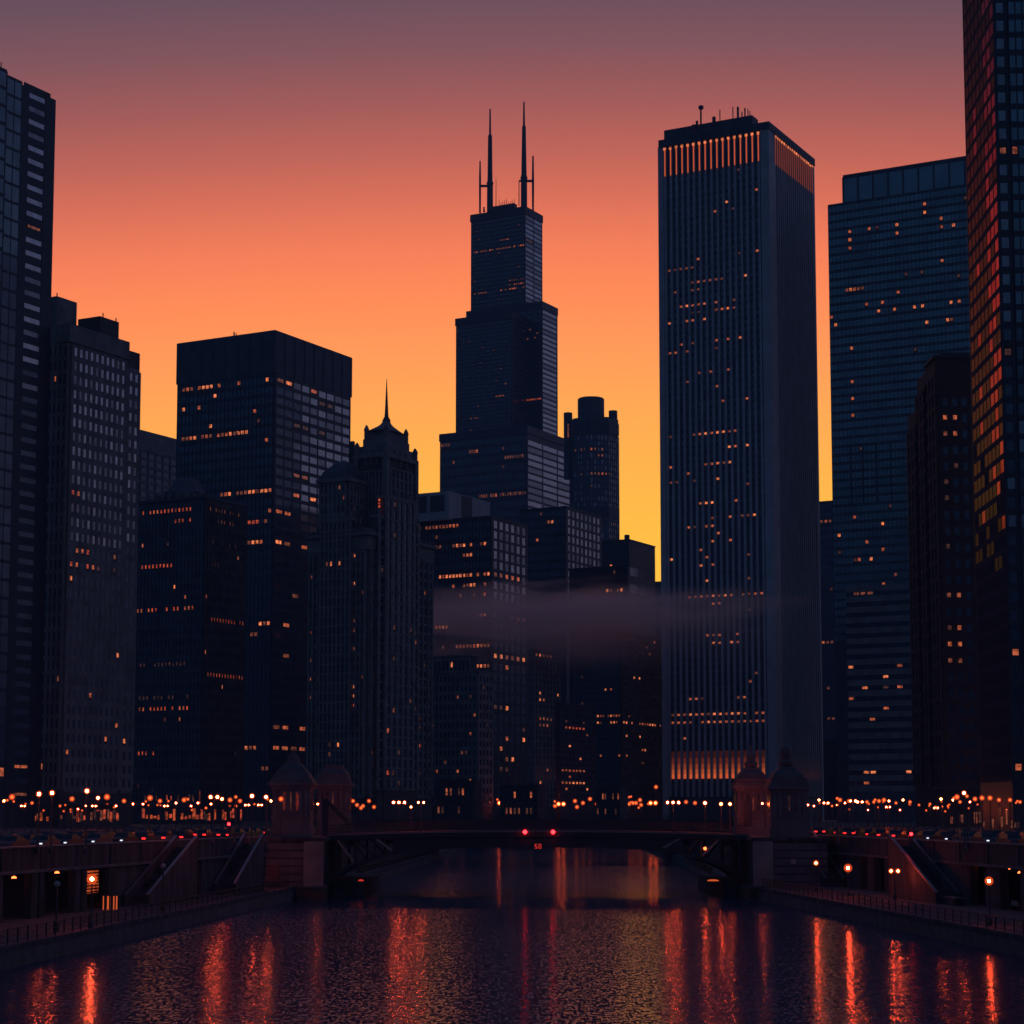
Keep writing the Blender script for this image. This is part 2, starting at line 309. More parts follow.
# ------------------------------------------------------------------ building kit
PHI = 61.5
class Building:
    def __init__(s, name, label, cat='building', group=None):
        s.name, s.label, s.cat, s.group = name, label, cat, group
        s.walls = {}; s.frames = {}; s.cells = []; s.root = None; s.lights = []; s.extra = []
    def block(s, Y, uc, vt, ul, ur, phi=PHI, z0=None, m='dark_panel', part='wall', Lx=None, Ly=None):
        x, y, z = at(uc, vt, Y); fr = Fr(x, y, phi); fr.top = z; fr.z0 = STREET - .4 if z0 is None else z0
        def solve(fn, ut, sgn):
            lo, hi = 0, 250
            for _ in range(50):
                mid = (lo + hi) / 2; u = proj(*fn(mid))[0]
                if (u - ut) * sgn < 0: lo = mid
                else: hi = mid
            return lo
        fr.Lx = Lx if Lx else solve(lambda q: fr.pt(q, 0, z), ur, 1)
        fr.Ly = Ly if Ly else solve(lambda q: fr.pt(0, q, z), ul, -1)
        if s.root is None:
            s.root = empty(s.name, (x, y, STREET)); tag(s.root, s.label, s.cat, s.group)
        s.walls.setdefault((part, m), MB()).box(fr, 0, fr.Lx, 0, fr.Ly, fr.z0, z)
        return fr
    def fp(s, fr, face, q, out, z): return fr.pt(q, -out, z) if face == 'R' else fr.pt(-out, q, z)
    def fbox(s, mb, fr, face, q0, q1, z0, z1, o0, o1, m=0):
        if face == 'R': mb.box(fr, q0, q1, -o1, -o0, z0, z1, m)
        else: mb.box(fr, -o1, -o0, q0, q1, z0, z1, m)
    def facade(s, fr, face, nc, nr, q0=None, q1=None, z0=None, z1=None, pier=.3, sp=.35, proud=.35, frame='dark_panel', pane='dark', part='facade_frame', every=1):
        L = fr.Lx if face == 'R' else fr.Ly
        q0 = 0 if q0 is None else q0 * L; q1 = L if q1 is None else q1 * L
        z0 = STREET + 6 if z0 is None else z0; z1 = fr.top if z1 is None else z1
        cw = (q1 - q0) / nc; rh = (z1 - z0) / nr
        mb = s.frames.setdefault((part, frame), MB())
        if pier:
            pw = pier * cw / 2
            for i in range(0, nc + 1, every): s.fbox(mb, fr, face, q0 + i * cw - pw, q0 + i * cw + pw, z0 - .02, z1 + .02, -.05, proud)
        if sp:
            sh = sp * rh / 2
            for j in range(nr + 1): s.fbox(mb, fr, face, q0 + .01, q1 - .01, z0 + j * rh - sh, z0 + j * rh + sh, -.05, proud * .72)
        pg = (pier if pier else .06) * cw / 2; sg = (sp if sp else .06) * rh / 2
        for j in range(nr):
            for i in range(nc):
                a0, a1 = q0 + i * cw + pg, q0 + (i + 1) * cw - pg; b0, b1 = z0 + j * rh + sg, z0 + (j + 1) * rh - sg
                P = s.fp(fr, face, (a0 + a1) / 2, 0, (b0 + b1) / 2); u, v = proj(*P)
                s.cells.append([fr, face, a0, a1, b0, b1, i, j, (id(fr), face, round(z0)), u, v, pane, None])
    def light_row(s, u0, u1, v, p=.8, kinds=('lit_bright', 'lit_orange', 'lit_orange', 'lit_dim'), face=None):
        um = (u0 + u1) / 2
        cs = [c for c in s.cells if face is None or c[1] == face]
        if not cs: return
        b = min(cs, key=lambda c: abs(c[9] - um) * .5 + abs(c[10] - v))
        for c in cs:
            if c[8] == b[8] and c[7] == b[7] and u0 - 1 <= c[9] <= u1 + 1 and random.random() < p: c[12] = random.choice(kinds)
    def light_at(s, *pts, kinds=('lit_bright', 'lit_orange'), face=None):
        cs = [c for c in s.cells if face is None or c[1] == face]
        for u, v in pts:
            b = min(cs, key=lambda c: abs(c[9] - u) + abs(c[10] - v))
            if abs(b[9] - u) + abs(b[10] - v) < 14: b[12] = random.choice(kinds)
    def scatter(s, p, kinds=('lit_orange', 'lit_dim', 'lit_dim', 'lit_faint', 'lit_faint'), vmin=-99, vmax=9999, face=None, runs=0):
        rows = {}
        for c in s.cells:
            if vmin < c[10] < vmax and (face is None or c[1] == face) and not c[12]:
                if random.random() < p: c[12] = random.choice(kinds)
                rows.setdefault((c[8], c[7]), []).append(c)
        for k in random.sample(sorted(rows, key=str), min(runs, len(rows))):
            r = rows[k]; a = random.randrange(len(r)); n = random.randint(2, max(3, len(r) // 2)); kd = random.choice(kinds)
            for c in r[a:a + n]:
                if random.random() < .75: c[12] = kd
    def finish(s, limit=100, panes=True):
        for (nm, m), mb in s.walls.items(): mb.build(nm, m, s.root)
        for (nm, m), mb in s.frames.items():
            if mb.f: mb.build(nm, m, s.root)
        vis = [c for c in s.cells if -8 < c[9] < 1032 and -10 < c[10] < 835]
        litc = [c for c in vis if c[12]]; rest = [c for c in vis if not c[12]]
        random.shuffle(litc); litc.sort(key=lambda c: -{'lit_bright': 3, 'lit_orange': 2, 'lit_red': 2, 'lit_dim': 1}.get(c[12], 0))
        rest.sort(key=lambda c: -(c[3] - c[2]) * (c[5] - c[4]))
        ind = litc[:limit]; more = litc[limit:]
        if panes: n = limit - len(ind); ind += rest[:n]; more += rest[n:]
        def quad(mb, c, m=0):
            fr, face, a0, a1, b0, b1 = c[:6]
            if c[12]:      # only the part of the opening not covered by blinds and sills glows
                da, db = (a1 - a0) * .12, (b1 - b0); a0 += da; a1 -= da; b0 += db * .34; b1 -= db * .12
            P = [s.fp(fr, face, a0, .06, b0), s.fp(fr, face, a1, .06, b0), s.fp(fr, face, a1, .06, b1), s.fp(fr, face, a0, .06, b1)]
            mb.poly(P if face == 'R' else P[::-1], m)
        for c in ind:
            mb = MB(); quad(mb, c); mb.build('window', c[12] or random.choice(PANE[c[11]]), s.root)
        if more:
            names = sorted({c[12] or x for c in more for x in ([c[12]] if c[12] else PANE[c[11]])}); mb = MB()
            for c in more: quad(mb, c, names.index(c[12] or random.choice(PANE[c[11]])))
            o = mb.build('window_panes', names, s.root); o['kind'] = 'stuff'
        return s.root
def parapet(b, fr, m, h=.9, out=.4, part='parapet'):
    mb = b.frames.setdefault((part, m), MB())
    mb.box(fr, -out, fr.Lx + out, -out, fr.Ly + out, fr.top + .01, fr.top + h)
def spike(b, name, u, v0, v1, Y, r0, r1=None, m='black_metal', n=6):
    x, y, z0 = at(u, v0, Y); z1 = at(u, v1, Y)[2]; mb = MB(); mb.lathe(x, y, [(r0, z0), (r1 or r0, z1)], n); return mb.build(name, m, b.root)

# ------------------------------------------------------------------ skyscrapers on the left
# tower cut off by the left edge
b = Building('office_tower', 'dark glass tower cut off by the left edge, with pale window slits up its side', 'skyscraper')
fr3 = b.block(450, -40, 50, -42, 7, m='dark_panel', part='glass_bay')
b.facade(fr3, 'R', 6, 40, 0, 1, pier=.12, sp=.2, proud=.12, frame='black_metal', pane='blue', part='bay_frame')
fr2 = b.block(fr3.pt(fr3.Lx, 0, 0)[1] + .7, 7, 76, 5, 22, m='dark_panel', part='glass_bay')
b.facade(fr2, 'R', 2, 40, 0, 1, pier=.08, sp=.16, proud=.12, frame='black_metal', pane='blue', part='bay_frame')
fr = b.block(fr2.pt(fr2.Lx, 0, 0)[1] + 1.2, 22, 85, 20, 52, m='black_metal')
b.facade(fr, 'R', 1, 53, .06, .94, pier=.40, sp=.62, proud=.18, frame='black_metal', pane='coated')
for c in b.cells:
    if c[10] > 400 or (c[11] == 'blue' and c[10] > 255): c[11] = 'dark'  # lower panes darkened to paint the loss of sky reflection
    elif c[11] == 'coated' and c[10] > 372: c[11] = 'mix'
b.light_at((36, 228), kinds=('lit_dim',)); b.light_at((20, 765), (8, 768), (19, 772), kinds=('lit_orange',)); b.scatter(.006, vmin=350)
b.finish(); spike(b, 'aerial', 1, 68, 62, 452, .12)

# pale gridded office block
b = Building('office_block', 'tall pale stone office block with a dense grid of windows and stepped roof', 'skyscraper')
fr = b.block(480, 70, 325, 45, 128, m='dark_stone')
b.facade(fr, 'R', 10, 31, .06, .97, z1=fr.top - 4.5, z0=STREET + 9, pier=.5, sp=.42, proud=.14, frame='grey_stone', pane='coated')
b.facade(fr, 'L', 5, 31, .05, .98, z1=fr.top - 4.5, z0=STREET + 9, pier=.5, sp=.3, proud=.4, frame='grey_stone', pane='mix')
pa = b.frames.setdefault(('cornice', 'grey_stone'), MB()); pa.box(fr, -.5, fr.Lx + .1, -.5, fr.Ly, fr.top - 4.2, fr.top + .3)
fr2 = b.block(500, 128, 350, 118, 140, m='dark_stone', part='side_wing')
b.facade(fr2, 'R', 2, 31, .06, .97, z1=fr2.top - 5, z0=STREET + 9, pier=.5, sp=.42, proud=.14, frame='grey_stone', pane='coated')
p1 = b.block(497, 57, 296, 46, 77, z0=fr.top - 8, m='grey_stone', part='penthouse')
p2 = b.block(500, 100, 316, 78, 119, z0=fr.top - 8, m='dark_stone', part='penthouse')
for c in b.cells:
    if c[10] > 545: c[11] = 'dark'  # darker panes low down paint reflected buildings instead of sky
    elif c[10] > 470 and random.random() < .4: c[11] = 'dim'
RED = ('lit_red', 'lit_red', 'lit_orange')
b.light_row(62, 82, 487, .8, RED); b.light_row(64, 94, 551, .8, RED, 'R'); b.light_row(70, 94, 566, .9, RED, 'R'); b.light_row(95, 116, 569, .6, ('lit_faint',), 'R')
b.light_at((48, 380), (54, 380), (43, 563), (40, 683), (72, 576), (105, 743), (123, 745), (88, 697), (116, 728), (118, 661), (40, 740), (41, 770), (62, 750)); b.scatter(.01, vmin=480)
b.finish()
for u, v in ((57, 296), (103, 316), (116, 321)): spike(b, 'aerial', u, v + 1, v - 3, 497, .15)
# ground-floor shops of that block
def shops(bd, fr, face, n, z0, z1, kinds, q0=0, q1=1):
    L = fr.Lx if face == 'R' else fr.Ly
    n *= 2
    for i in range(n):
        k = random.choice(kinds)
        if not k or random.random() < .2: continue
        z1 = z0 + 1.2 + random.random() * 2.6
        a0 = (q0 + (q1 - q0) * (i + .12) / n) * L; a1 = (q0 + (q1 - q0) * (i + .88) / n) * L
        mb = MB(); zz = z0 + random.random() * .8
        P = [bd.fp(fr, face, a0, .08, zz), bd.fp(fr, face, a1, .08, zz), bd.fp(fr, face, a1, .08, z1), bd.fp(fr, face, a0, .08, z1)]
        mb.poly(P if face == 'R' else P[::-1]); mb.build('shop_window', k, bd.root)
shops(b, fr, 'R', 9, STREET + 1.2, STREET + 5, ('lit_shop', 'lit_dim', 'lit_red', 'lit_faint', None)); shops(b, fr, 'L', 4, STREET + 1, STREET + 4.5, ('lit_shop', 'lit_dim', None))
cn = MB(); cn.box(fr, -1.4, fr.Lx, -1.4, 0, STREET + 5.2, STREET + 5.5); cn.build('canopy', 'dark_panel', b.root)

# far block with a blank white attic
b = Building('far_block', 'small distant block with a blank pale attic band, between two nearer buildings', 'building')
fr = b.block(900, 118, 425, 100, 192, m='dark_stone')
b.facade(fr, 'R', 10, 18, .0, 1, z1=fr.top - 9, z0=fr.top - 75, pier=.16, sp=.3, proud=.5, frame='grey_stone', pane='dark')
mb = b.frames.setdefault(('attic', 'grey_stone'), MB()); mb.box(fr, -.6, fr.Lx, -.6, fr.Ly, fr.top - 9, fr.top + .4)
b.scatter(.02); b.finish(limit=60)

# old block with a pavilion crown
b = Building('crowned_block', 'old stone block whose curved pavilion roof rises behind the dark ribbed block', 'building')
fr = b.block(690, 186, 500, 148, 222, m='dark_stone')
cxy = fr.pt(fr.Lx * .5, fr.Ly * .5, 0)
zt = fr.top; px = 690 / F
mb = MB(); mb.lathe(cxy[0], cxy[1], [(11, zt - 1), (11, zt + 2.5), (9.4, zt + 2.6), (9.4, zt + 4), (8.2, zt + 4.2), (6.6, zt + 5.4), (5.6, zt + 7), (5, zt + 8.6), (3.2, zt + 9.3), (1, zt + 9.6)], 8, radians(PHI) + pi / 8)
mb.build('crown', 'copper_roof', b.root)
mb = MB()
for i in range(6): mb.box(fr, -.6, .6, fr.Ly * i / 5.2, fr.Ly * i / 5.2 + 1, zt - 1, zt + 3.2)
for i in range(6): mb.box(fr, fr.Lx * i / 5.2, fr.Lx * i / 5.2 + 1, -.6, .6, zt - 1, zt + 3 - i * .3)
mb.build('balustrade', 'grey_stone', b.root)
b.facade(fr, 'L', 8, 4, z0=zt - 16, z1=zt - 1, frame='dark_stone'); b.light_at((202, 499), kinds=('lit_orange',)); b.finish(limit=40)

# dark ribbed block
b = Building('ribbed_block', 'dark ribbed mid-height block with a red lit row of windows under its roof', 'building')
fr = b.block(600, 205, 498, 137, 246, m='black_metal')
b.facade(fr, 'L', 18, 27, .02, .98, z1=fr.top - 1.5, pier=.45, sp=.4, proud=.3, frame='dark_panel', pane='dark')
b.facade(fr, 'R', 14, 27, .02, .98, z1=fr.top - 1.5, pier=.5, sp=.4, proud=.35, frame='dark_stone', pane='dark'); parapet(b, fr, 'dark_panel', .8)
b.light_row(144, 192, 514, .95, RED, 'L'); b.light_row(175, 195, 524, .8, RED, 'L'); b.light_row(142, 172, 563, .7, RED, 'L'); b.light_row(133, 194, 615, .75, RED, 'L'); b.light_row(210, 242, 618, .8, RED, 'R')
b.light_row(208, 242, 672, 1, RED, 'R'); b.light_row(138, 190, 713, .85, RED, 'L'); b.light_row(138, 155, 749, .9, RED, 'L'); b.light_at((237, 563), (223, 692), (181, 721), (204, 592), (204, 652), (185, 593), (176, 583), (143, 545))
b.light_row(210, 240, 515, .5, ('lit_dim', 'lit_faint'), 'R'); b.light_row(218, 235, 529, .7, ('lit_dim', 'lit_faint'), 'R'); b.light_row(210, 235, 540, .6, ('lit_faint',), 'R'); b.light_row(210, 240, 565, .5, ('lit_faint',), 'R')
b.light_row(138, 190, 664, .7, ('lit_faint',), 'L'); b.light_row(138, 190, 700, .5, ('lit_faint',), 'L'); b.scatter(.006)
b.finish()
shops(b, fr, 'L', 14, STREET + 6.5, STREET + 8.2, ('lit_dim', 'lit_red', 'lit_faint', None)); shops(b, fr, 'L', 8, STREET + 1, STREET + 4.8, ('lit_shop', 'lit_shop', 'lit_red', None), 0, .9); shops(b, fr, 'R', 8, STREET + 1, STREET + 5, ('lit_shop', 'lit_red', 'lit_faint', None))

# black tower
b = Building('black_tower', 'broad black slab tower with a plain louvred top and lit floor strips', 'skyscraper')
fr = b.block(780, 275, 331, 178, 351, m='black_metal')
lou = 17.5
b.facade(fr, 'L', 24, 42, .01, .99, z1=fr.top - lou, pier=.12, sp=.36, proud=.3, frame='black_metal', pane='dark')
b.facade(fr, 'R', 9, 42, .02, .99, z1=fr.top - lou, pier=.14, sp=.38, proud=.15, frame='black_metal', pane='coated')
mb = b.frames.setdefault(('louvre_band', 'dark_panel'), MB())
mb.box(fr, -.25, fr.Lx + .2, -.25, fr.Ly + .2, fr.top - lou + .8, fr.top + .4)
for i in range(9): b.fbox(mb, fr, 'L', fr.Ly * i / 8 - .25, fr.Ly * i / 8 + .25, fr.top - lou + .8, fr.top + .2, .2, .5)
for i in range(9): b.fbox(mb, fr, 'R', fr.Lx * i / 8 - .25, fr.Lx * i / 8 + .25, fr.top - lou + .8, fr.top + .2, .2, .5)
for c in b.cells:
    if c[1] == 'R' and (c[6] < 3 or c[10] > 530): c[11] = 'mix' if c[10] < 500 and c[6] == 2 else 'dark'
O = ('lit_bright', 'lit_orange', 'lit_dim', 'lit_dim')
b.light_row(182, 222, 382, .7, O, 'L'); b.light_row(266, 275, 371, .9, O, 'L'); b.light_row(276, 292, 374, .8, O, 'R'); b.light_row(277, 300, 383, .8, O, 'R')
b.light_row(182, 200, 393, .6, O, 'L'); b.light_row(180, 248, 437, .7, O, 'L'); b.light_row(220, 246, 434, .9, O, 'L'); b.light_row(222, 272, 494, .75, O, 'L'); b.light_row(276, 312, 496, .8, O, 'R')
b.light_row(285, 304, 477, .9, ('lit_dim',), 'R'); b.light_at((237, 377), (215, 400), (182, 412), (198, 411), (257, 412), (266, 438), (212, 427), (277, 509), (316, 394), (278, 516), (254, 519), (286, 511))
b.light_row(247, 262, 548, .9, O); b.light_row(276, 306, 548, .8, O, 'R'); b.light_row(247, 258, 548, .9, O, 'L'); b.light_row(246, 306, 723, .8, ('lit_orange', 'lit_dim'), ); b.light_row(245, 256, 751, 1, O, 'L'); b.light_row(272, 308, 751, .9, ('lit_orange', 'lit_dim'), 'R')
b.light_row(262, 278, 768, .9, ('lit_dim',)); b.light_row(248, 258, 519, 1, RED); b.light_row(285, 292, 621, 1, O); b.light_row(260, 268, 619, 1, O); b.light_row(282, 290, 655, 1, ('lit_dim',)); b.light_row(250, 258, 636, 1, ('lit_dim',))
b.scatter(.008, runs=8); b.finish(); spike(b, 'aerial', 234, 338, 332, 790, .3); spike(b, 'aerial', 236, 338, 333, 790, .2)

# ornate stone tower with spire
b = Building('spired_tower', 'ornate pale stone tower with pinnacles and one needle spire', 'skyscraper')
Y = 560; px = Y / F * 1.07
fr = b.block(Y, 368, 533, 309, 433, m='dark_stone')
b.facade(fr, 'L', 13, 26, .03, .97, z1=fr.top - 5, z0=STREET + 8, pier=.5, sp=.42, proud=.45, frame='grey_stone', pane='dark')
b.facade(fr, 'R', 13, 26, .03, .97, z1=fr.top - 5, z0=STREET + 8, pier=.46, sp=.3, proud=.5, frame='grey_stone', pane='dark')
mb = b.frames.setdefault(('cornice', 'grey_stone'), MB())
mb.box(fr, -.55, fr.Lx, -.55, fr.Ly, fr.top - 4.6, fr.top - .6); mb.box(fr, -1.3, fr.Lx + .3, -1.3, fr.Ly + .3, fr.top - .6, fr.top + .3)
for i in range(15): b.fbox(mb, fr, 'L', fr.Ly * i / 14.4, fr.Ly * i / 14.4 + .5, fr.top + .3, fr.top + 1.5, -.3, .9)
for i in range(15): b.fbox(mb, fr, 'R', fr.Lx * i / 14.4, fr.Lx * i / 14.4 + .5, fr.top + .3, fr.top + 1.5, -.3, .9)
for face, L in (('L', fr.Ly), ('R', fr.Lx)):
    for i in range(0, 14): b.fbox(b.frames[('facade_frame', 'grey_stone')], fr, face, L * (.03 + .94 * i / 13) - .3, L * (.03 + .94 * i / 13) + .3, STREET + 8, fr.top - 5, .4, .95 if i % 3 == 0 else .7)
for q0, q1, out_, up_z, face in ((.10, .70, 1.3, 5.5, 'R'), (.18, .60, 1.9, 11.5, 'R'), (.25, .75, 1.2, 4.5, 'L')):
    L = fr.Lx if face == 'R' else fr.Ly; p0 = fr.pt(q0 * L, -out_, 0) if face == 'R' else fr.pt(-out_, q0 * L, 0)
    f5 = Fr(p0[0], p0[1], PHI); f5.Lx, f5.Ly = ((q1 - q0) * L, out_ + 1) if face == 'R' else (out_ + 1, (q1 - q0) * L); f5.top = fr.top + up_z; f5.z0 = STREET - .4
    b.walls[('wall', 'dark_stone')].box(f5, 0, f5.Lx, 0, f5.Ly, f5.z0, f5.top)
    n_ = 5 if out_ > 1.5 else 7
    b.facade(f5, face, n_, 28, .0, 1, z0=STREET + 10, z1=f5.top - .8, pier=.42, sp=.2, proud=.4, frame='grey_stone', pane='dark')
    mb.box(f5, -.45, f5.Lx + .45, -.45, f5.Ly + .3, f5.top - .7, f5.top + .25)
    for i in range(n_ + 1): b.fbox(mb, f5, face, L * (q1 - q0) * i / n_ - .22, L * (q1 - q0) * i / n_ + .22, f5.top + .25, f5.top + (1.9 if i % 2 == 0 else 1.1), -.35, .4)
w = b.block(Y + 8, 348, 478, 319, 369, z0=fr.top, m='dark_stone', part='corner_wing')
b.facade(w, 'L', 6, 5, .06, .94, z0=fr.top + .6, z1=w.top - 1.2, pier=.5, sp=.3, proud=.4, frame='grey_stone', pane='dark')
b.facade(w, 'R', 6, 5, .06, .94, z0=fr.top + .6, z1=w.top - 1.2, pier=.5, sp=.3, proud=.4, frame='grey_stone', pane='dark')
mb.box(w, -.9, w.Lx + .4, -.9, w.Ly + .4, w.top - .9, w.top + .2)
rf = MB(); c0 = w.pt(w.Lx / 2, w.Ly / 2, 0); hz = (478 - 457) * px
rf.lathe(w.Lx / 2, w.Ly / 2, [(.72, w.top + .2), (.60, w.top + hz * .4), (.36, w.top + hz * .72), (.30, w.top + hz * .8), (.05, w.top + hz)], 4, pi / 4, sx=w.Lx, sy=w.Ly, fr=w); rf.build('hipped_roof', 'copper_roof', b.root)
sh_ = b.block(Y + 26, 353, 441, 349, 355, z0=fr.top, m='dark_stone', part='shoulder')
m_ = b.block(Y + 14, 386, 453, 357, 415, z0=fr.top, m='dark_stone', part='main_shaft')
b.block(Y + 16, 388, 467, 380, 418, z0=fr.top, m='dark_stone', part='shoulder')
b.facade(m_, 'L', 7, 7, .1, .9, z0=fr.top + .6, z1=m_.top - 5, pier=.52, sp=.2, proud=.5, frame='grey_stone', pane='dark')
b.facade(m_, 'R', 5, 7, .14, .86, z0=fr.top + .6, z1=m_.top - 4, pier=.4, sp=.18, proud=.5, frame='grey_stone', pane='dim')
mb.box(m_, -.9, m_.Lx + .6, -.9, m_.Ly + .6, m_.top - 1.1, m_.top + .2)
for q in (0, 1):
    for r in (0, 1): mb.box(m_, q * m_.Lx - .8, q * m_.Lx + .8, r * m_.Ly - .8, r * m_.Ly + .8, fr.top, m_.top)
cr = MB(); zt = m_.top
def step(s0, z0, z1):   # centred square tier
    cr.box(m_, m_.Lx * (1 - s0) / 2, m_.Lx * (1 + s0) / 2, m_.Ly * (1 - s0) / 2, m_.Ly * (1 + s0) / 2, z0, z1)
step(.94, zt + .2, zt + 9 * px); step(.80, zt + 9 * px, zt + 17 * px); step(.68, zt + 17 * px, zt + 25 * px)
prof = [(.46, 25), (.38, 27), (.28, 29.5), (.19, 32), (.13, 34.5), (.10, 37)]
cr.lathe(m_.Lx / 2, m_.Ly / 2, [(r, zt + k * px) for r, k in prof], 8, pi / 8, sx=m_.Lx, sy=m_.Ly, fr=m_)
cr.build('crown', 'grey_stone', b.root)
sp_ = MB(); cc = m_.pt(m_.Lx / 2, m_.Ly / 2, 0)
sp_.lathe(cc[0], cc[1], [(1.0, zt + 36 * px), (1.25, zt + 38 * px), (.95, zt + 40 * px), (.62, zt + 42 * px), (.5, zt + 48 * px), (.3, zt + 62 * px), (.08, zt + 80 * px)], 10); sp_.build('spire', 'copper_roof', b.root)
def pinn(a, bb, z, h, r):
    q = MB(); x, y, _ = m_.pt(a, bb, 0); q.lathe(x, y, [(r, z - 3), (r, z + h * .6), (r * 1.25, z + h * .62), (r * .9, z + h * .8), (r * .3, z + h)], 8); q.build('pinnacle', 'grey_stone', b.root)
for a in (0, 1):
    for q in (0, 1): pinn(a * m_.Lx, q * m_.Ly, zt, 13 * px, .75)
for a in (.16, .84):
    for q in (.16, .84): pinn(a * m_.Lx, q * m_.Ly, zt + 17 * px, 14.5 * px, .7)
for q in (.3, .5, .7): pinn(0, q * m_.Ly, zt, 6 * px, .4); pinn(q * m_.Lx, 0, zt, 6 * px, .4)
b.light_row(334, 352, 496, .8, ('lit_dim', 'lit_orange'), 'L'); b.light_row(322, 358, 558, .6, O, 'L'); b.light_row(324, 358, 565, .7, O, 'L'); b.light_row(332, 350, 596, .9, O, 'L'); b.light_row(326, 340, 636, .8, O, 'L')
b.light_at((313, 575), (356, 555), (355, 588), (354, 635), (355, 690), (354, 698), (312, 661), (319, 676), (312, 699), (366, 674), (325, 714), (340, 721), (346, 741), (336, 750), (340, 749), (402, 609), (383, 730), (375, 714), (366, 596), (354, 650), (312, 677), (376, 782))
b.scatter(.02, ('lit_dim', 'lit_faint', 'lit_faint', 'lit_red')); b.scatter(.05, ('lit_faint',), face='R')
b.finish()
sg = MB()     # red vertical sign strip and glowing slot windows on the shaft
for i in range(7):
    z = at(380, 497 + i * 3.3, Y)[2]; x, y, _ = at(380, 500, Y + 8); sg.box(WORLD, x - .25, x + .25, y - 3.2, y - 2.9, z - .35, z + .25)
sg.build('vertical_sign', 'lit_red', b.root)

# ------------------------------------------------------------------ the middle distance
b = Building('terrace_tower', 'dark office tower topped by a pale faceted mechanical storey, left of the antenna tower', 'skyscraper')
fr = b.block(800, 491, 517, 414, 527, m='black_metal')
b.facade(fr, 'L', 22, 28, .01, .99, z1=fr.top - .6, pier=.16, sp=.42, proud=.3, frame='black_metal', pane='dark')
b.facade(fr, 'R', 6, 28, .04, .98, z1=fr.top - .6, pier=.42, sp=.26, proud=.15, frame='black_metal', pane='coated'); parapet(b, fr, 'black_metal', .6, .3)
tp = b.block(806, 449, 491, 412, 490, z0=fr.top, m='white_panel', part='mechanical_storey')
for i in range(2):
    mb = MB(); b.fbox(mb, tp, 'L', tp.Ly * (.12 + i * .48), tp.Ly * (.5 + i * .48), fr.top + 3.5, tp.top - 1.4, 0, .15); mb.build('louvre', 'dark_panel', b.root)
mb = MB(); b.fbox(mb, tp, 'R', tp.Lx * .3, tp.Lx * .55, fr.top + .6, tp.top - .3, 0, .2); mb.build('louvre', 'dark_panel', b.root)
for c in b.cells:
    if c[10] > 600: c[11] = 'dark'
b.light_row(417, 458, 526, .9, O, 'L'); b.light_row(425, 440, 544, .9, O, 'L'); b.light_row(452, 492, 541, .5, O, 'L'); b.light_row(428, 491, 576, .9, ('lit_bright', 'lit_bright', 'lit_orange'), 'L'); b.light_row(492, 522, 577, .95, ('lit_orange', 'lit_dim'), 'R')
b.light_row(462, 491, 583, .8, O, 'L'); b.light_row(462, 470, 559, .9, O, 'L'); b.light_row(428, 460, 632, .8, O, 'L'); b.light_row(476, 490, 614, .8, O, 'L'); b.light_row(494, 527, 616, .9, O, 'R'); b.light_row(455, 490, 647, .8, O, 'L'); b.light_row(478, 491, 664, 1, O, 'L'); b.light_row(492, 530, 664, .95, ('lit_bright', 'lit_orange', 'lit_dim'), 'R')
b.light_at((508, 673), (509, 709), (501, 749), (509, 743), (523, 743), (485, 600), (510, 758)); b.scatter(.012, runs=3)
b.finish()

# stepped tower with twin masts
b = Building('stepped_skyscraper', 'tallest black stepped skyscraper with two tall antenna masts on its roof', 'skyscraper')
K = 1400
lo_ = b.block(K, 527, 426, 440, 572, m='black_metal', part='lower_shaft')
mi_ = b.block(K + 22, 542, 302, 467, 557, m='black_metal', part='middle_shaft', z0=lo_.top - 2)
ml_ = b.block(K + 8, 512, 312, 456, 530, m='black_metal', part='middle_shaft', z0=lo_.top - 2)
up_ = b.block(K + 34, 525, 207, 471, 542, m='black_metal', part='upper_shaft', z0=mi_.top - 2)
for q, nl, nr_, z0, a in ((lo_, 36, 40, None, 2), (mi_, 30, 28, lo_.top, 2), (ml_, 24, 28, lo_.top, 1), (up_, 24, 22, mi_.top, 1)):
    b.facade(q, 'L', nl, nr_, .01, .99, z0=z0, z1=q.top - 5, pier=.12, sp=.36, proud=.3, frame='black_metal', pane='dark')
    b.facade(q, 'R', 3 if q is lo_ else (2 if q is up_ else 1), round(nr_ * (1.35 if q is lo_ else .9)), .01, .99, z0=z0, z1=q.top - (9 if q is lo_ else 5), pier=.05, sp=.32, proud=.25, frame='black_metal', pane='coated')
for c in b.cells:
    if c[0] is ml_ and c[1] == 'R': c[11] = 'dark'
for k, q in enumerate((lo_, mi_, ml_, up_)):
    mb = MB(); mb.box(q, -.7, q.Lx + .4, -.7, q.Ly + .4, q.top - 5, q.top + .5); mb.build('louvre_band', 'black_metal', b.root)
ph = b.block(K + 42, 514, 203, 489, 517, m='black_metal', part='roof_plant', z0=up_.top)
D = ('lit_orange', 'lit_dim', 'lit_dim'); D2 = ('lit_dim', 'lit_faint')
b.light_row(475, 523, 248, .75, D); b.light_row(500, 510, 240, .9, D); b.light_row(526, 540, 243, .7, D2); b.light_row(474, 485, 295, .8, D); b.light_row(500, 523, 291, .6, D); b.light_row(510, 523, 286, .8, D); b.light_row(510, 524, 281, .8, D2)
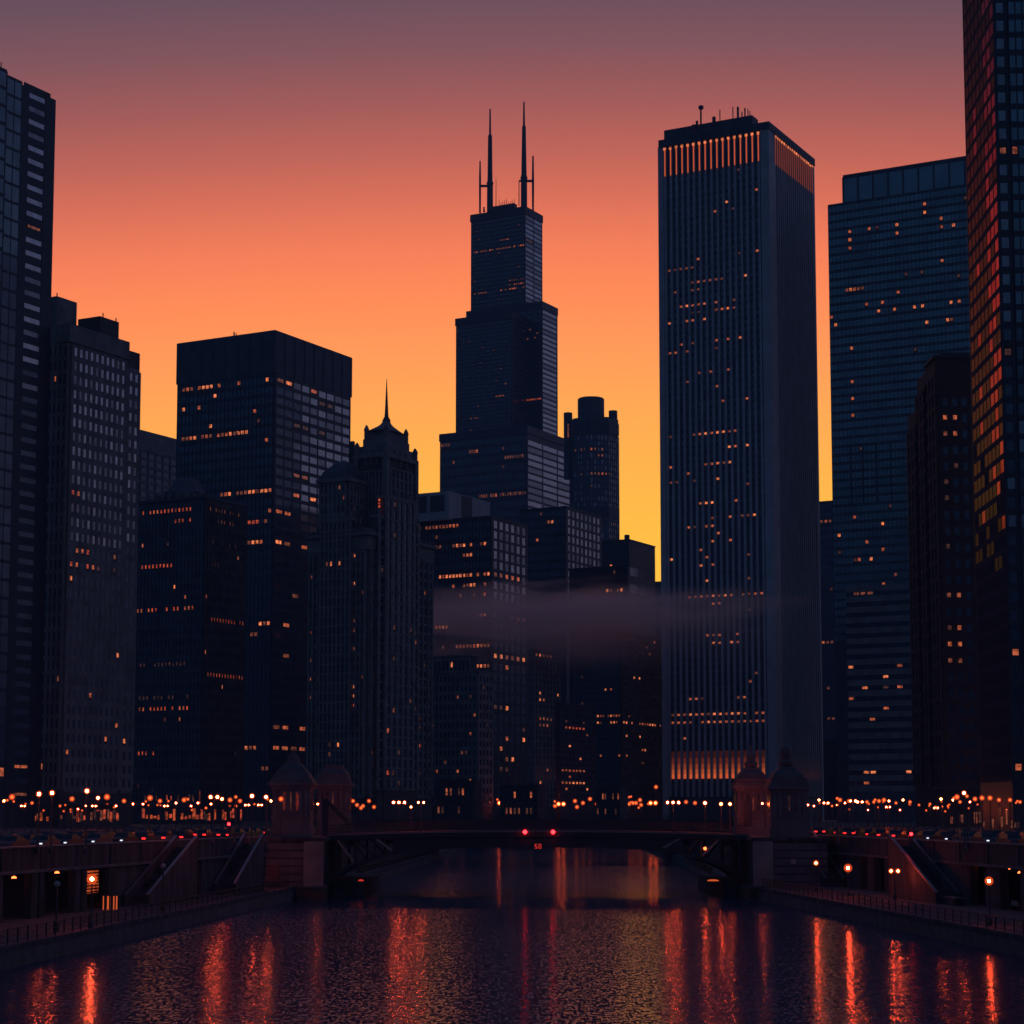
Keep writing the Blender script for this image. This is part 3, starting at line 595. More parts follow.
b.light_row(469, 487, 397, .9, D); b.light_row(470, 490, 328, .7, D2); b.light_row(514, 540, 402, .8, ('lit_red', 'lit_dim'), ); b.light_row(519, 535, 337, .8, D); b.light_row(497, 503, 397, .9, D); b.light_row(470, 478, 418, .9, D2); b.light_row(442, 515, 438, .55, D2, 'L'); b.light_row(470, 478, 449, 1, D); b.light_row(440, 450, 447, .8, D2); b.light_row(505, 523, 457, .6, D2)
b.light_row(480, 524, 491, .7, D); b.light_row(480, 524, 496, .5, D2); b.scatter(.012, ('lit_dim', 'lit_faint', 'lit_faint'), face='L')
b.finish()
def mast(name, u, segs, bars=()):
    mb = MB(); x, y, _ = at(u, 200, K + 40)
    pr = []
    for v, r in segs: pr.append((r, at(u, v, K + 40)[2]))
    mb.lathe(x, y, pr, 8); o = mb.build(name, 'black_metal', b.root)
    for v, u2, h in bars:
        k = MB(); z = at(u, v, K + 40)[2]; x2 = at(u2, v, K + 40)[0]; k.box(WORLD, min(x, x2), max(x, x2), y - .6, y + .6, z - h, z + h)
        c = k.build('crossbar', 'black_metal', None, loc=tuple(b.root.location)); c.parent = o; c.location = (0, 0, 0)
mast('antenna', 490, [(212, 2.3), (186, 2.2), (183, 2.6), (181, 1.9), (136, 1.5), (134, .8), (109, .55)], ((186, 479, .8),))
mast('antenna', 524, [(210, 2.4), (181, 2.3), (178, 2.7), (175, 2.0), (127, 1.4), (125, .8), (102, .55)], ((181, 534, .8), (181, 519, .6)))
mast('antenna', 480, [(213, .7), (178, .8), (161, .5)]); mast('antenna', 533, [(211, .7), (182, .9), (156, .6)])
mast('antenna', 496, [(206, .3), (178, .15)]); mast('antenna', 519, [(206, .35), (181, .3)]); mast('antenna', 484, [(212, .8), (207, .5)])
for i in range(9): mast('antenna', 499 + i * 1.9, [(205, .25), (199 + (i * 7 % 4), .15)])

# round-crowned tower
b = Building('crowned_tower', 'octagonal tower with a drum crown and corner turrets beside the antenna tower', 'skyscraper')
Y = 1340; px = Y / F; x, y, zt = at(594, 421, Y); R = 25 * px
b.root = empty(b.name, (x, y, STREET)); tag(b.root, b.label, b.cat)
mb = MB(); mb.lathe(x, y, [(R, STREET - .4), (R, zt)], 8, radians(22.5 + 9)); mb.build('shaft', 'dark_panel', b.root)
for k in range(8):
    t0 = radians(22.5 + 9 + 45 * k); t1 = t0 + radians(45)
    p0, p1 = (x + R * cos(t0), y + R * sin(t0)), (x + R * cos(t1), y + R * sin(t1))
    if (p0[1] + p1[1]) / 2 > y + 1: continue
    f_ = Fr(p0[0], p0[1], math.degrees(math.atan2(p1[1] - p0[1], p1[0] - p0[0]))); f_.Lx = sqrt((p1[0] - p0[0]) ** 2 + (p1[1] - p0[1]) ** 2); f_.Ly = 1; f_.top = zt
    right = p0[0] > x
    b.facade(f_, 'R', 5, 60, .02, .98, z1=zt - 12, pier=.4, sp=.3, proud=.4, frame='dark_panel', pane='coated' if right else 'mix')
    b.fbox(b.frames.setdefault(('band', 'black_metal'), MB()), f_, 'R', 0, f_.Lx, zt - 11, zt - 3, 0, .6); b.fbox(b.frames[('band', 'black_metal')], f_, 'R', 0, f_.Lx, zt - 44 * 1.5 - 3, zt - 61, 0, .6)
mb = MB(); mb.lathe(x - 3 * px, y, [(13.5 * px, zt - 1), (13.5 * px, zt + 22 * px), (12.6 * px, zt + 23 * px)], 24); mb.build('drum', 'dark_panel', b.root)
for u, top in ((568, 413), (613, 411), (583, 419), (607, 421)):
    xx, yy, z = at(u, top, Y - (6 if u in (583, 607) else 0)); mb = MB(); mb.lathe(xx, yy, [(4.4 * px, zt - 40), (4.4 * px, z)], 12); mb.build('turret', 'dark_panel', b.root)
    mb = MB(); mb.box(Fr(xx, yy, 0), -.5, .5, -4.4 * px - .15, -4.4 * px + .2, z - 26 * px, z - 12 * px); mb.build('slot_window', 'lit_dim', b.root)
for r_ in (452, 457, 475): b.light_row(575, 608, r_, .7, D)
b.light_row(573, 584, 453, .8, D2); b.light_row(588, 606, 475, .9, D); b.scatter(.03, D2); b.finish()

def simple(name, label, Y, uc, vt, ul, ur, L, R, wm='black_metal', fm='black_metal', top=.6, phi=PHI, lights=(), pts=(), sc=.01, runs=0, dark_below=None, z0=None, cat='building', limit=100, kinds=O):
    bd = Building(name, label, cat); f_ = bd.block(Y, uc, vt, ul, ur, phi, m=wm)
    for face, sp in (('L', L), ('R', R)):
        if sp: bd.facade(f_, face, sp[0], sp[1], .02, .98, z0=z0, z1=f_.top - top, pier=sp[2], sp=sp[3], proud=.15, frame=fm, pane=sp[4])
    parapet(bd, f_, fm, .5, .38)
    if dark_below:
        for c in bd.cells:
            if c[10] > dark_below: c[11] = 'dark'
    for l in lights: bd.light_row(*l)
    if pts: bd.light_at(*pts)
    bd.scatter(sc, runs=runs); bd.fr = f_; bd.finish(limit); return bd
simple('striped_block', 'block with bright vertical stripes of windows in front of the crowned tower', 950, 566, 507, 520, 601, (12, 34, .2, .4, 'dark'), (8, 34, .5, .3, 'coated'), dark_below=592, pts=((547, 526), (552, 526), (537, 541)), sc=.012)
bb = simple('banded_block', 'low corner block with pale horizontal window bands against the yellow sky', 1050, 629, 540, 560, 655, (14, 22, .4, .1, 'dark'), (3, 9, .05, .5, 'coated'), top=12, z0=60, sc=.01, lights=((606, 628, 591, .8, O, 'L'),), pts=((609, 566),))
spike(bb, 'roof_plant', 627, 541, 535, 1052, 1.4)
simple('dark_block', 'flat dark block low in front of the striped and banded blocks', 880, 628, 566, 569, 629, (16, 26, .2, .4, 'dark'), None, lights=((608, 628, 591, .8, O, 'L'),), sc=.006)
b5 = simple('corner_block', 'unlit dark corner block under the drifting mist with two lit rows low down', 770, 621, 632, 572, 664, (18, 26, .2, .4, 'dark'), (16, 26, .3, .4, 'dark'), lights=((594, 621, 719, .9, O, 'L'), (594, 621, 726, .8, O, 'L'), (622, 660, 727, .8, O, 'R')), pts=((635, 678), (640, 678), (642, 753), (645, 753), (620, 757), (628, 756), (605, 687), (610, 692), (588, 624), (626, 733), (640, 740)), sc=.02)
simple('slim_tower', 'slim pale ribbed tower low in the middle, between darker blocks', 720, 534, 650, 529, 560, (2, 24, .4, .2, 'dark'), (7, 24, .5, .25, 'dark'), wm='dark_stone', fm='grey_stone', lights=((534, 560, 651, .5, O), (540, 560, 718, .8, O), (541, 548, 726, 1, O)), pts=((541, 694), (541, 702), (541, 781), (556, 697)), sc=.02)
simple('corner_office', 'dark low block with two bright full rows of windows near the street', 660, 560, 704, 556, 596, (2, 16, .3, .4, 'dark'), (10, 16, .3, .4, 'dark'), lights=((558, 584, 774, 1, ('lit_orange', 'lit_red'), 'R'), (558, 584, 782, 1, ('lit_orange', 'lit_bright'), 'R'), (560, 584, 727, .8, RED, 'R')), pts=((566, 791), (586, 791), (571, 748), (580, 760)), sc=.02)
bd = Building('setback_block', 'low pale gridded block with a smaller top tier, right of the spired tower', 'building')
fr = bd.block(640, 478, 672, 426, 492, m='dark_stone'); f2 = bd.block(646, 470, 656, 430, 477, m='dark_stone', z0=fr.top, part='top_tier')
bd.facade(fr, 'L', 12, 14, .02, .98, z1=fr.top - .6, pier=.4, sp=.4, frame='grey_stone'); bd.facade(fr, 'R', 4, 14, .02, .98, z1=fr.top - .6, pier=.4, sp=.4, frame='grey_stone'); bd.facade(f2, 'L', 10, 1, z0=fr.top + .5, z1=f2.top - .8, pier=.4, sp=.3, frame='grey_stone')
parapet(bd, fr, 'grey_stone', .5, .5); parapet(bd, f2, 'grey_stone', .5, .5)
bd.light_at((471, 731), (474, 712), (438, 770), (438, 775), (459, 769), (472, 782), (459, 793), (466, 793), (451, 669)); bd.scatter(.04, ('lit_faint', 'lit_faint', 'lit_dim')); bd.finish()
# low lit buildings along the far embankment
for i, (u0, u1, vt, lab) in enumerate(((436, 476, 782, 'low row building with faint windows at the foot of the pale setback block'), (596, 622, 788, 'low lit colonnaded building at the street below the corner block'), (500, 540, 786, 'low dark building at street level below the dark office tower'))):
    simple('low_building', lab, 630, u1 - 2, vt, u0, u1 + 6, (9, 2, .4, .3, 'dark'), None, wm='dark_stone', fm='dark_stone', sc=.3, z0=STREET + 1)
ww = simple('street_block', 'low dark block peeping out between the white tower and the lower left of the mist', 1150, 664, 582, 655, 680, (6, 30, .3, .4, 'dark'), None, sc=.02)

# ------------------------------------------------------------------ right hand towers
b = Building('white_tower', 'tall white ribbed tower with an orange lit crown and glowing base', 'skyscraper')
Y = 760; px = Y / F
fr = b.block(Y, 767, 123, 661, 811, m='dark_panel')
zc0, zc1 = at(700, 169, Y)[2], at(700, 139, Y)[2]
NL, NR = 16, 18
mb = b.frames.setdefault(('rib', 'white_panel'), MB())
qa, qb = .075, .955
zb = at(720, 778, Y)[2]
for i in range(NL + 1):
    q = fr.Ly * (qa + (qb - qa) * i / NL); b.fbox(mb, fr, 'L', q - .48, q + .48, zb - 7, fr.top - 2.9, -.1, .85)
for i in range(NR + 1):
    q = fr.Lx * (.13 + .84 * i / NR); b.fbox(mb, fr, 'R', q - .37, q + .37, zb - 7, fr.top - 2.9, -.1, .8)
co_ = b.frames.setdefault(('corner_pier', 'white_panel'), MB())
co_.box(fr, -1.0, fr.Lx * .11, -1.0, fr.Ly * .055, STREET - .4, fr.top - 2.5)
co_.box(fr, -1.0, 2, fr.Ly * .97, fr.Ly + 1, STREET - .4, fr.top - 2.6); co_.box(fr, fr.Lx * .985, fr.Lx + 1, -1, 2, STREET - .4, fr.top - 3)
cp = b.frames.setdefault(('roof_band', 'dark_panel'), MB())
cp.box(fr, -1.3, fr.Lx + 1.2, -1.3, fr.Ly + .6, fr.top - 2.8, fr.top + .15)
pp = b.block(Y + 8, 752, 115, 664, 758, z0=fr.top, m='dark_panel', part='roof_plant')
z1 = fr.top - 15.5; nr_ = 74
b.facade(fr, 'L', NL, nr_, qa, qb, z0=zb + 14, z1=z1, pier=0, sp=0, pane='dark'); b.facade(fr, 'R', NR, nr_, .13, .97, z0=zb + 14, z1=z1, pier=0, sp=0, pane='dark')
for c in b.cells:
    if c[1] == 'L': c[2] += .42; c[3] -= .42; c[4] += .6; c[5] -= .7
    else: c[2] += .3; c[3] -= .3; c[4] += .65; c[5] -= .65
# glowing strips paint the floodlight on the crown ribs; lamp heads on top
for face, n, L, a0, a1, w in (('L', NL, fr.Ly, qa, qb, .19), ('R', NR, fr.Lx, .13, .97, .15)):
    ct = fr.top - 3.2
    for i in range(n + 1):
        q = L * (a0 + (a1 - a0) * i / n); k = MB(); b.fbox(k, fr, face, q - w, q + w, ct - 11.8, ct - .15, .86, 1.05)
        b.fbox(k, fr, face, q - w * 2.6, q + w * 2.6, ct - 1.1, ct - .15, .88, 1.25, 1)
        k.build('crown_glow', ['lit_strip' if face == 'L' else 'flood_glow_dim', 'lit_bright'], b.root)
# stepped glow painting the uplight that fades up between the ribs
for face, n, L, a0, a1 in (('L', NL, fr.Ly, qa, qb), ('R', NR, fr.Lx, .13, .97)):
    for i in range(n):
        q0, q1 = L * (a0 + (a1 - a0) * i / n) + .57, L * (a0 + (a1 - a0) * (i + 1) / n) - .57
        if face == 'R': q0, q1 = q0 - .16, q1 + .16
        k = MB()
        for z0_, z1_, mi in ((zb, zb + 1.8, 0), (zb + 1.8, zb + 3.6, 1), (zb + 3.6, zb + 5.6, 2), (zb + 5.6, zb + 7.9, 3), (zb + 7.9, zb + 10.6, 4)):
            P = [b.fp(fr, face, q0, .12, z0_), b.fp(fr, face, q1, .12, z0_), b.fp(fr, face, q1, .12, z1_), b.fp(fr, face, q0, .12, z1_)]
            k.poly(P if face == 'R' else P[::-1], mi)
        k.build('base_glow', ['flood_glow', 'flood_glow_soft', 'flood_glow_dim', 'flood_glow_low', 'flood_glow_faint'] if face == 'L' else ['flood_glow_low', 'flood_glow_low', 'flood_glow_faint', 'flood_glow_faint', 'dark_glass'], b.root)
for u0, u1, v, pr in ((671, 745, 301, .6), (690, 745, 313, .5), (680, 740, 338, .5), (668, 735, 323, .35), (668, 672, 436, 1), (695, 735, 433, .9), (690, 762, 595, .97), (700, 758, 567, .4), (668, 764, 711, .9), (672, 765, 726, .95), (712, 740, 645, .9), (705, 740, 637, .6), (688, 715, 695, .8), (738, 745, 695, 1), (700, 712, 507, .8), (728, 760, 519, .5), (690, 715, 529, .5), (705, 732, 465, .6), (745, 765, 716, .5), (690, 735, 285, .5), (672, 700, 290, .4), (670, 730, 350, .4), (700, 750, 372, .4), (715, 752, 450, .5)):
    b.light_row(u0, u1, v, pr, ('lit_bright', 'lit_orange', 'lit_orange', 'lit_dim'), 'L')
b.light_at((698, 262), (698, 282), (727, 203), (700, 547), (668, 558), (708, 578), (706, 555), (750, 678), (684, 743), (748, 274), (720, 480), (735, 500), (690, 470), (712, 520), (730, 540), face='L')
b.scatter(.016, ('lit_dim', 'lit_faint', 'lit_orange'), face='L', runs=6); b.scatter(.004, ('lit_faint',), face='R'); b.light_row(776, 812, 601, .9, ('lit_faint',), 'R')
b.finish()
for u, v0, v1, r in ((697, 131, 121, .5), (694, 131, 125, .9), (701, 129, 107, .35), (701, 109, 106, 1.0), (714, 124, 117, .7), (720, 123, 110, .2), (738, 121, 107, .45), (733, 121, 107, .2), (745, 120, 108, .3), (748, 119, 109, .2), (742, 120, 112, .25), (750, 119, 111, .2)): spike(b, 'antenna', u, v0, v1, Y + 4, r)

simple('slit_block', 'narrow dark block seen in the slot right of the white tower, speckled with lights', 1150, 850, 500, 814, 862, (8, 40, .25, .4, 'dark'), None, lights=((818, 834, 520, .8, O), (818, 834, 645, .7, O), (818, 834, 717, .8, O), (818, 834, 687, .6, O)), sc=.05)
sl = simple('lit_stair_block', 'low dark block with one vertical row of lit stair windows at its corner', 900, 846, 742, 818, 862, (5, 8, .3, .3, 'dark'), None, z0=STREET + 12, sc=.0, pts=((823, 757), (823, 764), (823, 770), (823, 778), (823, 784), (823, 739)), kinds=O)

b = Building('blue_tower', 'wide blue glass tower with a fin-screened rooftop, right of the white tower', 'skyscraper')
up = b.block(728, 996, 151, 843, 1016, m='dark_panel')
sh = b.block(722, 996, 181, 828, 1016, m='dark_panel')
po = b.block(717, 930, 585, 846, 960, m='dark_panel', part='podium_block')
b.facade(sh, 'L', 42, 52, .0, 1, z0=at(900, 640, 740)[2], z1=sh.top, pier=.1, sp=.34, proud=.15, frame='teal_frame', pane='blue', part='spandrel')
b.facade(up, 'L', 10, 1, 0, 1, z0=sh.top, z1=up.top - 1, pier=.09, sp=.1, proud=.4, frame='dark_panel', pane='blue', part='roof_screen')
b.facade(po, 'L', 12, 19, 0, 1, z0=STREET + 12, pier=.0, sp=.55, proud=.4, frame='grey_stone', pane='dark', part='spandrel')
mb = b.frames.setdefault(('recess', 'black_metal'), MB())
for u in (851, 863, 877, 891):
    x, y, z = at(u, 500, 740)
    lo, hi = 0, sh.Ly
    for _ in range(40):
        mid = (lo + hi) / 2
        if proj(*sh.pt(0, mid, at(0, 470, 740)[2]))[0] > u: lo = mid
        else: hi = mid
    b.fbox(mb, sh, 'L', lo - .25, lo + .25, at(0, 501, 740)[2], at(0, 443, 740)[2], .1, .3)
b.light_row(844, 862, 290, .9, O); b.light_row(850, 880, 620, .5, O); b.light_row(857, 878, 617, .9, ('lit_orange',)); b.light_row(885, 902, 595, .8, O); b.light_row(856, 870, 592, .9, O); b.light_row(856, 866, 608, .9, O)
b.light_at(*[(u, v) for u, v in ((851, 231), (851, 240), (851, 249), (869, 229), (895, 224), (895, 232), (924, 217), (941, 217), (941, 227), (954, 225), (900, 295), (883, 306), (865, 308), (880, 314), (894, 313), (913, 310), (924, 309), (950, 305), (960, 304), (929, 327), (947, 324), (837, 324), (832, 316), (851, 352), (851, 386), (851, 396), (852, 416), (855, 516), (882, 522), (840, 535), (868, 543), (882, 548), (871, 560), (859, 560), (884, 587), (901, 661), (901, 671), (884, 680), (868, 690), (902, 690), (849, 673), (849, 701), (871, 719), (887, 710), (884, 588), (840, 664), (869, 776), (876, 777), (869, 783), (906, 773))])
b.scatter(.012, ('lit_orange', 'lit_dim', 'lit_faint', 'lit_faint'))
for c in b.cells:
    if c[0] is up: c[12] = None
b.finish()

b = Building('brown_tower', 'dark brown brick tower with a stepped roof, tucked against the near right tower', 'skyscraper')
fr = b.block(480, 935, 358, 923, 972, phi=0, m='brown_brick', Ly=11)
f2 = b.block(491.02, 932, 372, 912, 968, phi=0, m='brown_brick', Ly=11, Lx=7)
f3 = b.block(502.04, 926, 408, 906, 960, phi=0, m='brown_brick', Ly=12, Lx=7)
for q in (fr, f2, f3):
    q.x = fr.x; 
b.walls[('wall', 'brown_brick')] = MB()
for q, Ly in ((fr, 11), (f2, 11), (f3, 12)): b.walls[('wall', 'brown_brick')].box(q, 0, fr.Lx, 0, Ly, q.z0, q.top)
nst = 24
b.facade(fr, 'R', 3, nst, .1, .9, z0=STREET + 10, z1=fr.top - 9, pier=.5, sp=.5, proud=.18, frame='brown_brick', pane='dark')
for q, n in ((fr, 3), (f2, 3), (f3, 3)): b.facade(q, 'L', n, nst, 0, 1, z0=STREET + 10, z1=q.top - 4, pier=.4, sp=.3, proud=.4, frame='brown_brick', pane='dark')
mb = b.frames.setdefault(('cornice', 'dark_stone'), MB()); mb.box(fr, -.5, fr.Lx, -.5, 11, STREET + 9, STREET + 9.6); mb.box(fr, -.6, fr.Lx, -.6, 10.9, fr.top - .01, fr.top + .6); mb.box(fr, 1.6, fr.Lx, 1, 10, fr.top + .6, fr.top + 1.6)
b.light_at((946, 421), (959, 421), (947, 438), (960, 437), (963, 597), (950, 597), (963, 630), (963, 648), (952, 664), (963, 664), (951, 647), kinds=('lit_orange', 'lit_dim', 'lit_orange')); b.light_at((949, 487), (960, 470), (950, 503), (949, 551), kinds=('lit_faint',)); b.scatter(.01, ('lit_faint',), face='R')
b.finish()
shops(b, fr, 'R', 4, STREET + .8, STREET + 5, ('lit_faint', 'lit_dim', None))

b = Building('near_tower', 'nearest glass tower at the right edge, one side catching pink sunset reflections', 'skyscraper')
fr = b.block(380, 989, -160, 960, 1100, phi=-1.6, m='black_metal')
fr.z0 = STREET
NF = 51
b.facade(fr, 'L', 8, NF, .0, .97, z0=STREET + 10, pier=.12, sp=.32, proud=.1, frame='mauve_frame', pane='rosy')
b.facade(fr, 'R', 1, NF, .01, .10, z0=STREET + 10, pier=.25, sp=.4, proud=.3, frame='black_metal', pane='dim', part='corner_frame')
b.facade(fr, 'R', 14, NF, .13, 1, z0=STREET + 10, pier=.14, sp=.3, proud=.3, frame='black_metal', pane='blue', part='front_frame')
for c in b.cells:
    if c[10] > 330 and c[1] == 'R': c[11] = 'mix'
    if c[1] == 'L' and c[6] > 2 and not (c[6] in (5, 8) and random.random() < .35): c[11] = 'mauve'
    if c[10] > 575: c[11] = 'dark' if c[1] == 'R' else 'shade'  # low panes swapped for matte ones where the painted sunset reflection ends
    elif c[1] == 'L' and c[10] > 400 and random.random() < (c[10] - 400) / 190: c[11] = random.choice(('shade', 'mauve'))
b.light_row(1000, 1004, 500, 1, ('lit_orange',), 'R'); b.light_at((996, 158), (1017, 150), (1000, 455), (1016, 645), (1006, 643), (1014, 770), (1014, 776), kinds=('lit_orange', 'lit_dim'), face='R'); b.scatter(.01, ('lit_dim', 'lit_faint'), face='R')
b.finish()
shops(b, fr, 'L', 7, STREET + .5, STREET + 5, ('lit_dim', 'lit_faint', None)); shops(b, fr, 'R', 9, STREET + .5, STREET + 8, ('lit_shop', 'lit_dim', 'lit_faint', None))

# ------------------------------------------------------------------ mist bank
vm = bpy.data.materials.new('mist_volume'); vm.use_nodes = True; M['mist_volume'] = vm; t = vm.node_tree; t.nodes.clear()
pv = nn(t, 'ShaderNodeVolumePrincipled'); ou = nn(t, 'ShaderNodeOutputMaterial'); t.links.new(pv.outputs[0], ou.inputs['Volume'])
pv.inputs['Color'].default_value = (1, .80, .72, 1); pv.inputs['Anisotropy'].default_value = .35
g_ = nn(t, 'ShaderNodeTexCoord'); s_ = nn(t, 'ShaderNodeSeparateXYZ'); t.links.new(g_.outputs['Generated'], s_.inputs[0])
mp = nn(t, 'ShaderNodeMapping'); mp.inputs['Scale'].default_value = (.03, .035, .16); n1 = nn(t, 'ShaderNodeTexNoise'); n1.inputs['Scale'].default_value = 1; n1.inputs['Detail'].default_value = 4
t.links.new(g_.outputs['Object'], mp.inputs[0]); t.links.new(mp.outputs[0], n1.inputs['Vector'])
wob = math_(t, 'MULTIPLY', math_(t, 'SUBTRACT', n1.outputs[0], .5), .55)
zz = math_(t, 'ADD', s_.outputs[2], wob); xx = math_(t, 'ADD', s_.outputs[0], wob)
K0, K1 = (0, 0, 0, 1), (1, 1, 1, 1)
rz = ramp(t, zz, [(.0, K0), (.15, (.03, .03, .03, 1)), (.42, (.25, .25, .25, 1)), (.6, K1), (.68, (.9, .9, .9, 1)), (.78, (.35, .35, .35, 1)), (.92, K0)], 'EASE')
rx = ramp(t, xx, [(.0, (.3, .3, .3, 1)), (.22, (.8, .8, .8, 1)), (.4, K1), (.58, (.8, .8, .8, 1)), (.72, (.25, .25, .25, 1)), (.98, K0)], 'EASE')
ry = ramp(t, s_.outputs[1], [(.0, K0), (.3, K1), (.7, K1), (1, K0)], 'EASE')
dn = math_(t, 'MULTIPLY', math_(t, 'MULTIPLY', rz.outputs[0], rx.outputs[0]), math_(t, 'MULTIPLY', ry.outputs[0], .085))
t.links.new(dn, pv.inputs['Density'])
xa, _, zb_ = at(404, 680, 715); xb, _, zt_ = at(815, 574, 715)
mb = MB(); mb.box(WORLD, xa, xb, 690, 745, zb_, zt_); o = mb.build('mist', 'mist_volume', loc=((xa + xb) / 2, 715, (zb_ + zt_) / 2)); tag(o, kind='stuff')


# ------------------------------------------------------------------ embankment walls
class Side:
    """frame along an embankment wall; d is the distance behind the wall face, away from the river"""
    def __init__(s, fn, y1, sg, word):
        s.fn, s.sg, s.word = fn, sg, word; dx = (fn(200) - fn(100)) / 100; s.n = sqrt(1 + dx * dx)
        s.fr = Fr(fn(Y0), Y0, math.degrees(math.atan2(1, dx))); s.y1 = y1
    def a(s, Y): return (Y - Y0) * s.n
    def box(s, mb, ya, yb, d0, d1, z0, z1, m=0):
        if s.sg < 0: mb.box(s.fr, s.a(ya), s.a(yb), d0, d1, z0, z1, m)
        else: mb.box(s.fr, s.a(ya), s.a(yb), -d1, -d0, z0, z1, m)
    def pt(s, Y, d, z): return s.fr.pt(s.a(Y), -s.sg * d, z)
    def y_at(s, u):
        lo, hi = 60, 300
        for _ in range(50):
            mid = (lo + hi) / 2; uu = proj(s.fn(mid), mid, 5)[0]
            if (uu - u) * s.sg > 0: lo = mid
            else: hi = mid
        return lo
LS, RS = Side(WL, 243.5, -1, 'left'), Side(WR, 257.5, 1, 'right')
PT = 7.5
def embankment(sd, openings, label):
    ln = sd.pt(sd.y1, 0, 0); root = empty('embankment_wall', (ln[0], ln[1], QZ)); tag(root, label, 'wall')
    wall = MB(); ys = [Y0] + [y for o in sorted(openings) for y in o] + [sd.y1]
    for i in range(0, len(ys), 2): sd.box(wall, ys[i], ys[i + 1], 0, .8, QZ - .2, 5.5)
    sd.box(wall, Y0, sd.y1, .02, .8, 5.5, PT); wall.build('wall', 'concrete', root)
    bk = MB(); sd.box(bk, Y0, sd.y1, 5.2, 5.6, QZ - .2, 6.85); bk.build('recess_wall', 'old_concrete', root)
    co = MB(); sd.box(co, Y0, sd.y1, -.3, 0.015, 5.35, 5.62); co.build('cornice', 'house_stone', root)
    cp = MB(); sd.box(cp, Y0, sd.y1, -.12, .95, PT + .003, PT + .13); cp.build('coping', 'grey_stone', root)
    y = Y0 + 6
    while y < sd.y1 - 2:
        pl = MB(); sd.box(pl, y, y + .7, -.09, 0, 5.63, PT - .01); pl.build('pilaster', 'concrete', root); y += 8.5
    for ya, yb in openings:
        if yb - ya < 6: continue
        for y in (ya, yb):
            p = MB(); sd.box(p, y - .55, y + .55, -.14, .5, QZ, 5.34); p.build('pillar', 'concrete', root)
    return root
bl = [LS.y_at(u) for u in (37, 80, 112)]
lop = [(bl[0] + .6 - 8.6 * k - 8.6, bl[0] - 8.6 * k - .9) for k in range(0, 11)] + [(bl[0] + .9, bl[1] - .9), (bl[1] + .9, bl[2] - .6), (LS.y_at(188), LS.y_at(202))]
wl = embankment(LS, lop, 'concrete river wall under the left street with dark open bays')
rb = [RS.y_at(u) for u in (1020, 1000, 985, 970)]
rop = [(rb[0], rb[1]), (rb[2], rb[3])] + [(rb[0] - 1.6 - 7 - 8.6 * k, rb[0] - 1.6 - 8.6 * k) for k in range(0, 13)] + [(RS.y_at(902), RS.y_at(890)), (RS.y_at(884), RS.y_at(874)), (RS.y_at(867), RS.y_at(861))]
wr = embankment(RS, rop, 'concrete river wall under the right street with doorways and bays')
# wall details: lit blind window, door leaves
k = MB(); yw = 197.2; LS.box(k, yw, yw + 4, 5.05, 5.19, 2.5, 4.7); k.build('lit_window', 'lit_shop', wl)
for i in range(7):
    k = MB(); LS.box(k, yw - .05, yw + 4.05, 4.98, 5.04, 2.55 + i * .31, 2.68 + i * .31); k.build('blind_slat', 'black_metal', wl)
# far embankments past the bridge
for pts, sg, lab in ((((-25, 285), (-20, 450), (-18, YE)), -1, 'dark river wall beyond the bridge on the left bank'), (((32, 285), (37.6, 400), (42, YE)), 1, 'dark river wall beyond the bridge on the right bank')):
    r = empty('embankment_wall', (*pts[0], 0)); tag(r, lab, 'wall'); w = MB()
    for p, q in zip(pts, pts[1:]): w.hexa([(p[0], p[1], 0), (q[0], q[1], 0), (q[0] + sg * .8, q[1], 0), (p[0] + sg * .8, p[1], 0), (p[0], p[1], 7.6), (q[0], q[1], 7.6), (q[0] + sg * .8, q[1], 7.6), (p[0] + sg * .8, p[1], 7.6)])
    w.build('wall', 'old_concrete', r)
r = empty('embankment_wall', (0, YE, 0)); tag(r, 'low wall closing the far end of the river beyond both bridges', 'wall'); w = MB(); w.box(WORLD, -30, 60, YE, YE + .8, 0, 7.5); w.build('wall', 'old_concrete', r)

# staircases from street to walk
def stairs(sd, ut, ub, label, d0=-2.7):
    yt, yb = sd.y_at(ut), sd.y_at(ub); x, y, _ = sd.pt(yb, d0, 0)
    root = empty('staircase', (x, y, QZ)); tag(root, label, 'staircase')
    n = 30; st = MB()
    for i in range(n):
        f0, f1 = i / n, (i + 1) / n; ya, yb_ = yb + (yt - yb) * f0, yb + (yt - yb) * f1
        sd.box(st, min(ya, yb_), max(ya, yb_), d0 + .3, -.02, QZ, QZ + (STREET - QZ) * f1)
    st.build('steps', 'concrete', root)
    for dd in (d0, -.5):
        w = MB()
        P = [(yb, QZ), (yt, QZ), (yt + (yt - yb) * .02, STREET + 1.05), (yb, QZ + 1.05)]
        A = [sd.pt(y_, dd, z) for y_, z in P]; B = [sd.pt(y_, dd + .28, z) for y_, z in P]
        w.hexa([A[0], A[1], B[1], B[0], A[3], A[2], B[2], B[3]]); w.build('side_wall', 'concrete', root)
        h = MB(); h.bar(sd.pt(yb, dd + .14, QZ + 1.13), sd.pt(yt, dd + .14, STREET + 1.13), .3, .09); h.build('handrail', 'edge_steel', root)
    return root
stairs(LS, 172, 122, 'left bank stone stair farther from the bridge house, descending beside open bays')
stairs(LS, 241, 212, 'left bank stone stair descending right next to the domed bridge house')
stairs(RS, 816, 846, 'right bank stone stair descending right next to the bridge house')
stairs(RS, 914, 962, 'right bank stone stair with a lamp glow on it, near the bays')

